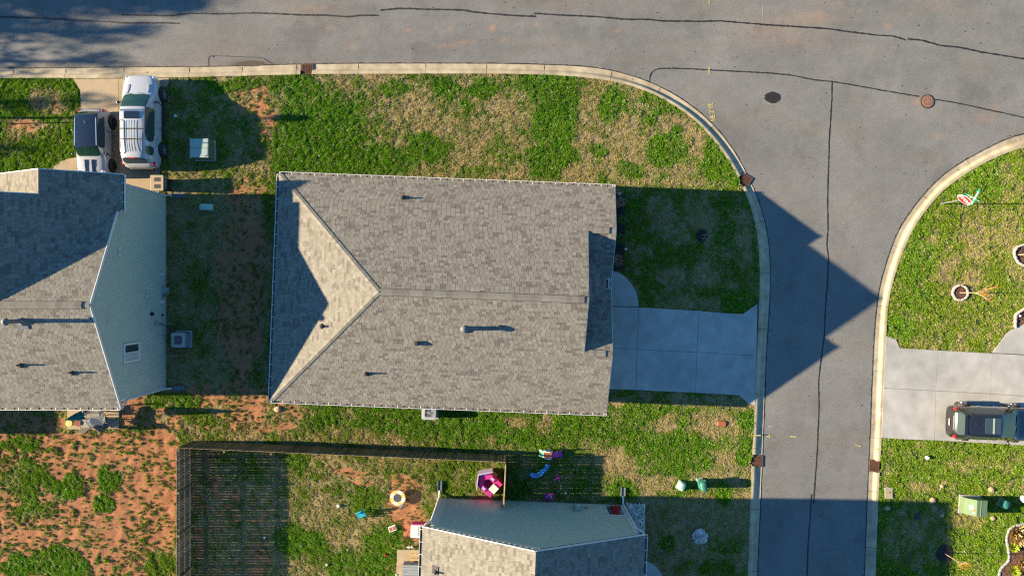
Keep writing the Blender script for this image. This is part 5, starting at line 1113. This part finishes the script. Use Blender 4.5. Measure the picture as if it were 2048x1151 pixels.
# ------------------------------------------------ stop sign with street blades
x, y = P(1881, 407.5, LAWN); sg = empty('stop_sign', (x, y, LAWN)); tag(sg, 'stop sign with green street name blades on a steel post by the corner', 'stop sign')
MB().box((0, 0, 1.55), (.05, .05, 3.1)).build('post', M['galv'], sg)
zc = 2.12; fa = R(226); d = Vector((math.cos(fa), math.sin(fa), 0)); sd = Vector((-d.y, d.x, 0)); Z_ = Vector((0, 0, 1))
Rm = Matrix((sd, Z_, d)).transposed()
c = Vector((0, 0, zc)) + d * .05
oc = lambda r: [(r * math.cos(R(22.5 + 45 * k)), r * math.sin(R(22.5 + 45 * k))) for k in range(8)]
def plate(poly, o0, o1, m, name, par): 
    b = MB().prism(poly, o0, o1); b.v = [tuple(c + Rm @ Vector(v)) for v in b.v]; return b.build(name, M[m], par)
pn = plate(oc(.41), -.004, .004, 'sign_white', 'sign_panel', sg); plate(oc(.375), .005, .008, 'sign_red', 'red_face', pn)
def letters(txt, size, m, par, loc, rot, name='lettering', bold=.01):
    fc = bpy.data.curves.new('t', 'FONT'); fc.body = txt; fc.size = size; fc.offset = bold; fc.extrude = .001; fc.align_x = 'CENTER'; fc.align_y = 'CENTER'; fo = bpy.data.objects.new('t', fc); me = bpy.data.meshes.new_from_object(fo); bpy.data.objects.remove(fo); me.materials.clear(); me.materials.append(M[m]); o = link(me, name, par); o.matrix_local = Matrix.Translation(loc) @ rot.to_4x4(); return o
letters('STOP', .30, 'sign_white', pn, c + d * .010, Rm, bold=.012)
for k, (ang, z) in enumerate(((R(62), 2.95), (R(152), 2.72))):
    e = Vector((math.cos(ang), math.sin(ang), 0)); nn = Vector((e.y, -e.x, 0)); rm = Matrix((e, Z_, nn)).transposed(); b = MB().box((0, 0, z), (.92, .012, .16), rz=ang).build('street_blade', M['sign_green'], sg)
    for s in (-1, 1):
        q = MB().bar(e * -.2 + Z_ * z + nn * .008 * s, e * .3 + Z_ * z + nn * .008 * s, .004, .07).build('blade_text', M['sign_white'], b)
    MB().box(e * -.36 + Z_ * z, (.10, .016, .08), rz=ang).build('blade_number', M['sign_white'], b)

# ------------------------------------------------ playthings in the back yard
def thing(name, px, py, label, cat, rz=0.0, z=LAWN, hz=0.0):
    x, y = P(px, py, hz); t = empty(name, (x, y, z), rz); tag(t, label, cat); return t
t = thing('playhouse', 980, 965, 'pink plastic playhouse tipped on its back with lavender roof', 'playhouse', R(47), hz=.4)   # local +y = towards its roof
D_ = .72
def slab(m, pts, z0, z1): return m.prism(pts, z0, z1)
m = MB(); m.prism([(-.5, -.5), (-.22, -.5), (-.22, .25), (-.1, .38), (.1, .38), (.22, .25), (.22, -.5), (.5, -.5), (.5, .42), (0, .78), (-.5, .42)], D_ - .06, D_); m.build('front_wall', M['pink'], t)
for s in (-1, 1): MB().box((s * .47, -.04, D_ / 2), (.06, .92, D_ - .06)).build('side_wall', M['pink'], t)
MB().prism([(-.5, -.5), (.5, -.5), (.5, .42), (0, .78), (-.5, .42)], 0, .05).build('back_wall', M['magenta'], t)
for s in (-1, 1):
    a = Vector((0, .84)); b = Vector((s * .66, .36)); n_ = Vector((0, .06)); MB().prism([tuple(a), tuple(b), (b.x, b.y + .07), (0, .92)], -.04, D_ + .12).build('roof_panel', M['lavender'], t)
    MB().prism([(s * .05, .70), (s * .44, .43), (s * .44, .39), (s * .05, .64)], D_, D_ + .03).build('gable_trim', M['purple'], t)
    f = MB().box((s * .36, .12, D_ + .02), (.22, .30, .05)).build('window_frame', M['magenta'], t); MB().box((s * .36, .12, D_ + .05), (.12, .20, .02)).build('pane', M['lavender'], f)
MB().box((0, -.30, D_ + .03), (.42, .40, .05)).build('half_door', M['toy_white'], t); MB().box((-.36, -.28, D_ + .02), (.2, .3, .04)).build('wall_panel', M['magenta'], t)
t = thing('toy_ladder', 988, 943, 'small grey rung frame leaning behind the pink playhouse', 'toy', R(-38)); m = MB()
for s in (-1, 1): m.box((0, s * .10, .3), (.40, .03, .03))
for k in range(4): m.box((-.17 + k * .11, 0, .3), (.03, .2, .03))
m.build('rungs', M['util_grey'], t); MB().box((0, 0, .15), (.36, .03, .3)).build('stand', M['util_grey'], t)
t = thing('toy_slide', 1098, 904, 'toddler slide with pink chute, orange platform and white side panels', 'slide', R(-2))
MB().box((-.08, 0, .42), (.40, .34, .04)).box((-.08, 0, .44), (.02, .34, .01)).build('platform', M['orange'], t)
for s in (-1, 1):
    m = MB(); prof = [(-.30, 0), (-.30, .45), (-.22, .68), (.0, .74), (.12, .55), (.14, 0)]; b_ = [(p[0], p[1]) for p in prof]; q = MB().prism(b_, s * .20 - .02, s * .20 + .02); q.v = [(v[0], v[2] * 1.0, v[1]) for v in q.v]; q.build('side_panel', M['toy_white'], t)
cs = [(.12, .42), (.30, .33), (.50, .18), (.66, .10), (.76, .10)]; m = MB()
for (xa, za), (xb, zb) in zip(cs[:-1], cs[1:]):
    m.bar((xa, 0, za), (xb, 0, zb), .30, .025)
    for s in (-1, 1): m.bar((xa, s * .16, za + .04), (xb, s * .16, zb + .04), .03, .09)
m.build('chute', M['magenta'], t)
m = MB()
for k in range(3): m.box((-.50 + k * .07, 0, .12 + k * .13), (.10, .30, .03))
for s in (-1, 1): m.bar((-.56, s * .16, .02), (-.28, s * .16, .52), .04, .03)
m.build('ladder', M['toy_mint'], t)
t = thing('water_toy', 1080, 941, 'crumpled blue inflatable water slide with orange spots on the shaded grass', 'inflatable', 0)
pth = [(-.55, -.10), (-.42, -.22), (-.22, -.24), (.0, -.14), (.15, .02), (.30, .14), (.38, .26), (.46, .40)]; wd = [.10, .13, .13, .14, .12, .10, .11, .12]
m = MB(); vs = []; 
for i, ((a, b), w) in enumerate(zip(pth, wd)):
    p = Vector((a, b)); d0 = Vector(pth[min(i + 1, 7)]) - Vector(pth[max(i - 1, 0)]); n_ = Vector((-d0.y, d0.x)).normalized()
    for s, z in ((1, .05), (.8, .10), (.5, .05), (0, .045), (-.5, .05), (-.8, .10), (-1, .05)): q = p + n_ * w * s; vs.append((q.x, q.y, z + random.uniform(-.01, .01)))
m.add(vs, [(i * 7 + k, i * 7 + k + 1, i * 7 + k + 8, i * 7 + k + 7) for i in range(7) for k in range(6)]).build('sheet', M['toy_blue'], t, smooth=2)
for a, b, r in ((-.22, -.22, .06), (-.05, -.14, .045), (-.12, -.20, .03), (.32, .18, .03)): MB().lathe((a, b, .06), [(r, 0), (r, .02), (r * .5, .025)], 10).build('spot', M['orange'], t)
t = thing('toy_stool', 1116, 953, 'upturned pink toy stool with white legs right of the blue inflatable', 'toy', R(-25)); MB().box((0, .10, .08), (.34, .06, .05)).box((.0, -.04, .06), (.22, .22, .03)).build('seat', M['pink'], t)
for a, b in ((-.12, -.1), (.12, -.1), (-.12, .14), (.12, .14)): MB().tube([(a, b, .05), (a * 1.3, b * 1.4, .26)], .02, 8).build('leg', M['toy_white'], t)
t = thing('toy_wand', 1119, 976, 'bent pink and yellow toy hoop piece in the shade above the wall', 'toy'); MB().tube([(-.2, .02, .06), (-.08, -.12, .06)], .022, 8).build('handle', M['pink'], t); MB().tube([(-.08, -.12, .06), (.02, -.06, .08), (.08, .06, .08), (.06, .2, .08)], .014, 8).build('hoop', M['toy_mint'], t); MB().ball((.05, .22, .08), .04).build('knob', M['toy_yellow'], t)
t = thing('toy_basket', 1098, 989, 'oval pink toy basket filled with small toys beside the siding wall', 'basket'); m = MB(); n = 24
m.tube([(.29 * math.cos(a), .19 * math.sin(a), .16) for a in np.linspace(0, 6.283, n + 1)], .025, 8).build('rim', M['pink'], t)
MB().lathe((0, 0, 0), [(.16, 0), (.22, .15)], 20).build('tub', M['magenta'], t)
for i, mm in enumerate(('toy_yellow', 'toy_white', 'lavender', 'toy_blue', 'pink', 'toy_white')): MB().ball((.12 * math.cos(i * 1.1), .07 * math.sin(i * 1.1), .18), .045, 8, 6).build('toy_block', M[mm], t)
disc('blue_cup', 1131, 983, .05, .09, 'toy_white', 'pale cup lying right of the bent toy hoop', 'cup')
t = thing('trampoline', 796, 994, 'round mini trampoline with yellow and white padding on the bare clay', 'trampoline', hz=.28, z=LAWN); m = MB(); h = .24
for k in range(16):
    a0, a1 = 2 * math.pi * k / 16 + .02, 2 * math.pi * (k + 1) / 16; q = [(.235 * math.cos(a0), .235 * math.sin(a0)), (.44 * math.cos(a0), .44 * math.sin(a0)), (.44 * math.cos(a1), .44 * math.sin(a1)), (.235 * math.cos(a1), .235 * math.sin(a1))]
    MB().prism(q, h, h + .03, ch=.008).build('pad_segment', M['toy_yellow' if (k // 2) % 2 == 0 else 'toy_white'], t)
MB().lathe((0, 0, h + .002), [(.24, 0), (.24, .012)], 28).build('mat', M['ac_dark'], t); MB().tube([(.42 * math.cos(a), .42 * math.sin(a), h - .02) for a in np.linspace(0, 6.283, 29)], .018, 8).build('frame', M['galv'], t)
for k in range(6): a = k * math.pi / 3; MB().tube([(.38 * math.cos(a), .38 * math.sin(a), h - .03), (.38 * math.cos(a), .38 * math.sin(a), -.02)], .015, 8).build('leg', M['galv'], t)
MB().tube([(.16, -.46, .0), (.14, -.47, .4), (.30, -.36, .45), (.30, -.34, .0)], .014, 8).build('handle_bar', M['toy_blue'], t)
t = thing('toy_chair', 724, 1027, 'bright cyan plastic child chair standing in the fenced yard', 'chair', R(25), hz=.3); MB().box((0, 0, .26), (.34, .32, .04)).build('seat', M['cyan'], t, bev=.01); MB().box((-.02, .19, .44), (.34, .05, .36), M=Matrix.Rotation(R(-18), 3, 'X')).build('backrest', M['cyan'], t, bev=.01)
for a, b in ((-.15, -.14), (.15, -.14), (-.15, .14), (.15, .14)): MB().tube([(a, b, .26), (a * 1.2, b * 1.25, 0)], .025, 8).build('leg', M['cyan'], t)
for s in (-1, 1): MB().box((s * .19, .0, .40), (.05, .30, .03)).box((s * .19, -.13, .32), (.04, .04, .14)).build('armrest', M['cyan'], t)
t = thing('toy_tray', 786, 1054, 'white two compartment tray with orange insides by the clay patch', 'tray', R(20)); MB().box((0, 0, .05), (.44, .32, .10)).build('tray', M['toy_white'], t, bev=.02)
for s in (-1, 1): MB().box((s * .10, 0, .092), (.15, .22, .03)).build('insert', M['orange'], t)
t = thing('toy_box', 836, 1060, 'white lidded storage box with pink base at the corner of the bottom house', 'storage box', R(-2), hz=.5)
MB().box((0, .02, .22), (.74, .70, .44)).build('base', M['pink'], t, bev=.02); ld = MB().prism(rrect(.78, .72, .05, cy=-.02), .44, .52, ch=.02).build('lid', M['toy_white'], t)
for k in range(5): MB().box((.05 + random.uniform(-.01, .01), .20 - k * .10, .524), (.05, .055, .01)).build('slot', M['black_plastic'], ld)
t = thing('toy_dog', 820, 1091, 'small white toy lying in the grass above the patio slab', 'toy'); MB().ball((0, 0, .07), (.16, .05, .05)).build('body', M['toy_white'], t, smooth=2); MB().ball((.16, .02, .09), .055).build('head', M['toy_white'], t, smooth=2)
t = thing('wooden_bench', 836, 1112, 'low raw timber step frame on the patio of the bottom house', 'steps', R(-2), z=.14)
for y_ in (.28, .0, -.28): MB().box((0, y_, .30), (.62, .10, .05)).build('tread', M['raw_wood'], t)
for s in (-1, 1): MB().bar((s * .30, .34, .3), (s * .32, -.4, .02), .05, .08).build('stringer', M['raw_wood'], t)
t = thing('deck_box', 824, 1142, 'grey ribbed deck box at the bottom edge under the eave', 'deck box', R(-2), z=.14, hz=.5); MB().box((0, 0, .25), (1.0, .86, .5)).build('box', M['deck_grey'], t)
for k in range(6): MB().box((0, -.36 + k * .145, .52), (1.04, .13, .03)).build('lid_slat', M['deck_grey'], t)

# ------------------------------------------------ left patio: umbrella, table, chairs
def sling_chair(px, py, rz, label):
    t = thing('patio_chair', px, py, label, 'chair', rz, .14, .4); t['group'] = 'grey sling patio chairs'
    MB().box((0, 0, .40), (.50, .48, .02)).build('seat', M['grey_mesh'], t); MB().box((0, -.33, .70), (.50, .02, .62), M=Matrix.Rotation(R(14), 3, 'X')).build('backrest', M['grey_mesh'], t)
    for s in (-1, 1): MB().tube([(s * .27, .26, 0), (s * .27, .25, .55), (s * .27, -.20, .60), (s * .27, -.30, .42), (s * .27, -.42, 1.0)], .016, 8).tube([(s * .27, -.22, .42), (s * .27, -.28, 0)], .016, 8).build('frame', M['black_plastic'], t)
sling_chair(177, 845, R(5), 'grey sling chair nearest the yellow stool, its back over the patio edge'); sling_chair(216, 842, R(-35), 'angled grey sling chair at the right end of the patio'); sling_chair(196, 822, R(180), 'grey sling chair half hidden under the gutter edge')
t = thing('patio_table', 196, 834, 'round metal framed glass table on the left patio', 'table', 0, .14, .6); MB().tube([(.55 * math.cos(a), .55 * math.sin(a), .70) for a in np.linspace(0, 6.283, 33)], .016, 8).build('rim', M['black_plastic'], t)
gl = mat('clear_glass', (.8, .85, .85), .03, var=0, trans=.95); M['clear_glass'] = gl
MB().lathe((0, 0, .69), [(.54, 0), (.54, .008)], 32).build('glass_top', gl, t)
for k in range(4): a = k * math.pi / 2 + .6; MB().tube([(.5 * math.cos(a), .5 * math.sin(a), .69), (.25 * math.cos(a), .25 * math.sin(a), .35), (.42 * math.cos(a), .42 * math.sin(a), 0)], .015, 8).build('leg', M['black_plastic'], t)
t = thing('patio_umbrella', 193, 821, 'folded teal patio umbrella over the left patio', 'umbrella', 0, .14, .0); MB().tube([(0, 0, 0), (0, 0, 2.5)], .022, 10).build('pole', M['galv'], t); MB().lathe((0, 0, 0), [(.26, 0), (.24, .06), (.06, .09)], 20).build('base', M['black_plastic'], t)
m = MB(); n = 16; pr_ = [(.035, 2.45), (.10, 2.2), (.17, 1.8), (.22, 1.45), (.24, 1.2), (.12, 1.15)]; vs = []
for r, z in pr_:
    for k in range(n * 2): a = math.pi * k / n; q = r * (1.0 if k % 4 < 2 else .55) * random.uniform(.93, 1.07); vs.append((q * math.cos(a), q * math.sin(a), z))
m.add(vs, [(i * 2 * n + k, i * 2 * n + (k + 1) % (2 * n), (i + 1) * 2 * n + (k + 1) % (2 * n), (i + 1) * 2 * n + k) for i in range(5) for k in range(2 * n)]).build('canopy', M['teal_cloth'], t)
t = thing('water_bucket', 141, 845, 'yellow round stool with orange trim at the left corner of the patio', 'stool', 0, .14, .4); MB().lathe((0, 0, 0), [(.17, 0), (.20, .36), (.19, .40), (.05, .41)], 22).build('seat', M['toy_yellow'], t, smooth=True); MB().box((.26, -.0, .34), (.16, .12, .08)).build('handle', M['orange'], t); t.name = 'yellow_stool'
t = thing('side_table', 158, 845, 'small folding red brown side table beside the yellow stool', 'table', R(-15), .14, .45); MB().box((0, 0, .44), (.34, .30, .03)).build('tabletop', M['brown_red'], t)
for s in (-1, 1): MB().bar((-.15, s * .13, 0), (.15, s * .13, .43), .03, .03).bar((.15, s * .13, 0), (-.15, s * .13, .43), .03, .03).build('leg', M['galv'], t)
disc('white_ball', 170, 822, .09, .17, 'toy_white', 'white ball on the patio beside the folded umbrella', 'ball', z=.15)

# ------------------------------------------------ west of the frame: street lamp and the trees whose shade reaches the road
x0 = -31.6; t = empty('street_lamp', (x0, P(0, 237, 0)[1], LAWN)); tag(t, 'street lamp just outside the left frame edge, casting the thin shadow across the lawn', 'street lamp')
MB().tube([(0, 0, 0), (0, 0, 5.5)], [.07, .045], 10).build('pole', M['black_plastic'], t); MB().lathe((0, 0, 5.4), [(.08, 0), (.20, .12), (.24, .5), (.14, .72), (.03, .8)], 16).build('lantern', M['black_plastic'], t)
def pine(x, y, h, cr, nl, label, seed, cz=.35):
    rnd = random.Random(seed); t = empty('pine_tree', (x, y, 0)); tag(t, label, 'tree', 'trees west of the frame'); tr = MB().tube([(0, 0, 0), (.1, .05, h * .5), (0, 0, h * .97)], [.26, .18, .04], 10); b = MB()
    for i in range(nl):
        f = rnd.random(); z = h * (cz + (1 - cz) * f); a = rnd.uniform(0, 6.28); R_ = cr * (1 - f * .75) * rnd.uniform(.6, 1.1); e = Vector((math.cos(a) * R_, math.sin(a) * R_, z + R_ * .15)); tr.tube([(0, 0, z - .2), e * .5 + Vector((0, 0, z * .5)), e], [.05, .03, .012], 5)
        for k in range(15):
            q = rnd.uniform(.25, 1.1); p = Vector((e.x * q, e.y * q, z + R_ * .15 * q)) + Vector([rnd.gauss(0, .22) for _ in range(3)]); u = Vector([rnd.uniform(-1, 1) for _ in range(3)]).normalized() * .17; w = u.cross(Vector([rnd.uniform(-1, 1) for _ in range(3)])).normalized() * .07; b.add([p - u, p + w, p + u, p - w], [(0, 1, 2, 3)])
    tr.build('trunk', M['bark'], t); b.build('crown', M['dark_leaf'], t)
pine(-52, 16.3, 10.4, 2.3, 230, 'pine tree outside the frame, the northern one', 1); pine(-55, 19.3, 11, 2.8, 130, 'tall pine tree outside the frame beyond the road', 2); pine(-49, 12.9, 8.4, 2.2, 46, 'thin pine tree outside the frame near the drive', 3); pine(-50, 10.6, 8.6, 1.1, 14, 'sparse narrow pine outside the frame', 4, .6)
pine(-53, 8.0, 8.2, 1.8, 34, 'open pine tree outside the frame west of the lawn', 5); pine(-51, 14.6, 9.3, 2.0, 60, 'open crowned pine tree outside the frame by the road', 6)
# ------------------------------------------------ grass
def house_poly(h, pts):
    th = h.rotation_euler[2]; c, s = math.cos(th), math.sin(th); return [(h.location[0] + u * c - v * s, h.location[1] + u * s + v * c) for u, v in pts]
EXCL += [house_poly(h1, [(-WU, -WV), (WU, -WV), (WU, WV), (-WU, WV)]), house_poly(h2, L2((-36, YSW), (XWL, YSW), (XWL, YN), (-36, YN))), house_poly(h3, [(-5.2, .1), (5.2, .1), (5.2, -12), (-5.2, -12)])]
gm = bpy.data.materials.new('grass_blades'); gm.use_nodes = True; n_ = gm.node_tree.nodes; l_ = gm.node_tree.links
b_ = n_['Principled BSDF']; b_.inputs['Roughness'].default_value = .75; b_.inputs['Specular IOR Level'].default_value = .15
at_ = n_.new('ShaderNodeAttribute'); at_.attribute_type = 'INSTANCER'; at_.attribute_name = 'tint'
tl = n_.new('ShaderNodeBsdfTranslucent'); ms = n_.new('ShaderNodeMixShader'); ms.inputs[0].default_value = .25
l_.new(at_.outputs['Color'], b_.inputs['Base Color']); l_.new(at_.outputs['Color'], tl.inputs['Color']); l_.new(b_.outputs[0], ms.inputs[1]); l_.new(tl.outputs[0], ms.inputs[2]); l_.new(ms.outputs[0], n_['Material Output'].inputs[0])
src = bpy.data.collections.new('grass_sources')
for k in range(5):
    rnd = random.Random(40 + k); b = MB()
    for i in range(17):
        a = rnd.uniform(0, 6.28); q = rnd.uniform(0, .05); p = Vector((q * math.cos(a), q * math.sin(a), -.01)); a2 = a + rnd.uniform(-.9, .9); L = rnd.uniform(.05, .10); ln = rnd.uniform(.2, 1.1); e = p + Vector((math.cos(a2) * L * ln, math.sin(a2) * L * ln, L)); w = Vector((-math.sin(a2), math.cos(a2), 0)) * rnd.uniform(.0055, .0095); md = (p + e) / 2 + Vector((0, 0, L * .12))
        b.add([p - w, p + w, md + w * .9, e, md - w * .9], [(0, 1, 2, 3, 4)])
    me = bpy.data.meshes.new('tuft'); me.from_pydata([tuple(v) for v in b.v], [], b.f); me.materials.append(gm); o = bpy.data.objects.new('tuft', me); src.objects.link(o)
def scatter(name, X, Y, Zs, scl, cols, label):
    me = bpy.data.meshes.new(name); me.vertices.add(len(X)); me.vertices.foreach_set('co', np.stack([X, Y, Zs], 1).ravel())
    a = me.attributes.new('scl', 'FLOAT', 'POINT'); a.data.foreach_set('value', scl); a = me.attributes.new('tint', 'FLOAT_COLOR', 'POINT'); a.data.foreach_set('color', np.concatenate([cols, np.ones((len(X), 1))], 1).ravel())
    a = me.attributes.new('spin', 'FLOAT_VECTOR', 'POINT'); r = np.random.RandomState(3).rand(len(X), 3); a.data.foreach_set('vector', (np.stack([(r[:, 0] - .5) * .5, (r[:, 1] - .5) * .5, r[:, 2] * 6.28], 1)).ravel())
    o = link(me, name); tag(o, label, 'grass', kind='stuff')
    ng = bpy.data.node_groups.new(name, 'GeometryNodeTree'); ng.interface.new_socket('Geometry', in_out='INPUT', socket_type='NodeSocketGeometry'); ng.interface.new_socket('Geometry', in_out='OUTPUT', socket_type='NodeSocketGeometry')
    N = ng.nodes; Lk = ng.links; gi = N.new('NodeGroupInput'); go = N.new('NodeGroupOutput'); ci = N.new('GeometryNodeCollectionInfo'); ci.inputs['Collection'].default_value = src; ci.inputs['Separate Children'].default_value = True; ci.inputs['Reset Children'].default_value = True
    ip = N.new('GeometryNodeInstanceOnPoints'); ip.inputs['Pick Instance'].default_value = True
    n1 = N.new('GeometryNodeInputNamedAttribute'); n1.data_type = 'FLOAT'; n1.inputs['Name'].default_value = 'scl'; n2 = N.new('GeometryNodeInputNamedAttribute'); n2.data_type = 'FLOAT_VECTOR'; n2.inputs['Name'].default_value = 'spin'
    Lk.new(gi.outputs[0], ip.inputs['Points']); Lk.new(ci.outputs[0], ip.inputs['Instance']); Lk.new(n1.outputs[0], ip.inputs['Scale']); Lk.new(n2.outputs[0], ip.inputs['Rotation']); Lk.new(ip.outputs[0], go.inputs[0])
    md = o.modifiers.new('grass', 'NODES'); md.node_group = ng; return o
rs = np.random.RandomState(5); A_ = 63.0 * 37.6; N0 = int(A_ * 470); X = rs.uniform(-31.5, 31.5, N0); Y = rs.uniform(-18.8, 18.8, N0)
bad = np.zeros(N0, bool)
for p in EXCL: bad |= inpoly(X, Y, [tuple(q) for q in p])
for px, py, r in EXC2: x, y = P(px, py, 0); bad |= np.hypot(X - x, Y - y) < r / S
X, Y = X[~bad], Y[~bad]; g, c, h = field(X, Y)
clump = fbm(X, Y, .19, 201, 2)
olive = (h > .55)
keep = (clump > .33 + .08 * (1 - g)) | (rs.rand(len(X)) < .08)
cl2 = fbm(X, Y, .115, 231, 2); mac = fbm(X, Y, 1.3, 241, 3)
keep &= (c < .35) | (np.maximum(cl2 - .02, clump - .06) + .42 * (mac - .5) > .53 + .13 * c); keep &= (c < .93) | (rs.rand(len(X)) < .5)
X, Y, g, c, h, clump = X[keep], Y[keep], g[keep], c[keep], h[keep], clump[keep]
n = len(X); nn = np.clip(fbm(X, Y, .30, 8, 3) * 1.6 - .45 + (rs.rand(n) - .5) * .5, 0, 1)
isg = (rs.rand(n) < np.clip(g * 1.05 - .05 + .20 * h, .16, .88)).astype(float); isg = np.clip(isg * .75 + g * .25, 0, 1)
col = grasscol(isg, c, h, nn) * (rs.uniform(.65, 1.3, n))[:, None]
gc = c[:, None] * .9; col = col * (1 - gc) + gc * (VIV * .14 + OLV * .50 + TANC * .18) * rs.uniform(.5, 1.2, n)[:, None]
fl = (rs.rand(n) < .008) & (c < .5); col[fl] = (.75, .74, .62); gc = gc * 1.0
scl = rs.uniform(.45, .85, n) * (.80 + .35 * g) * (1 + .1 * c) * (.75 + 1.0 * np.clip(clump - .4, 0, .5))
scatter('lawn_grass', X, Y, gz(X, Y), scl, col, 'grass of the lawns, green in patches and straw dry between')
print('TUFTS', len(X))
# coarser weeds standing proud on the clay and along the kerb
N1 = 5200; X = rs.uniform(-31, 31, N1 * 6); Y = rs.uniform(-18.5, 18.5, N1 * 6); bad = np.zeros(len(X), bool)
for p in EXCL: bad |= inpoly(X, Y, [tuple(q) for q in p])
X, Y = X[~bad], Y[~bad]; g, c, h = field(X, Y); w = (rs.rand(len(X)) < (.008 + .42 * (c > .35)) * (fbm(X, Y, .8, 301) > .45)); X, Y, g, c, h = X[w], Y[w], g[w], c[w], h[w]
col = (DRK + (VIV - DRK) * rs.rand(len(X))[:, None] * .5) * .9 + OLV * (.4 * h)[:, None]
scatter('weeds', X, Y, gz(X, Y), rs.uniform(.9, 1.7, len(X)), col, 'low green weeds clumped over the bare red clay'); print('WEEDS', len(X))
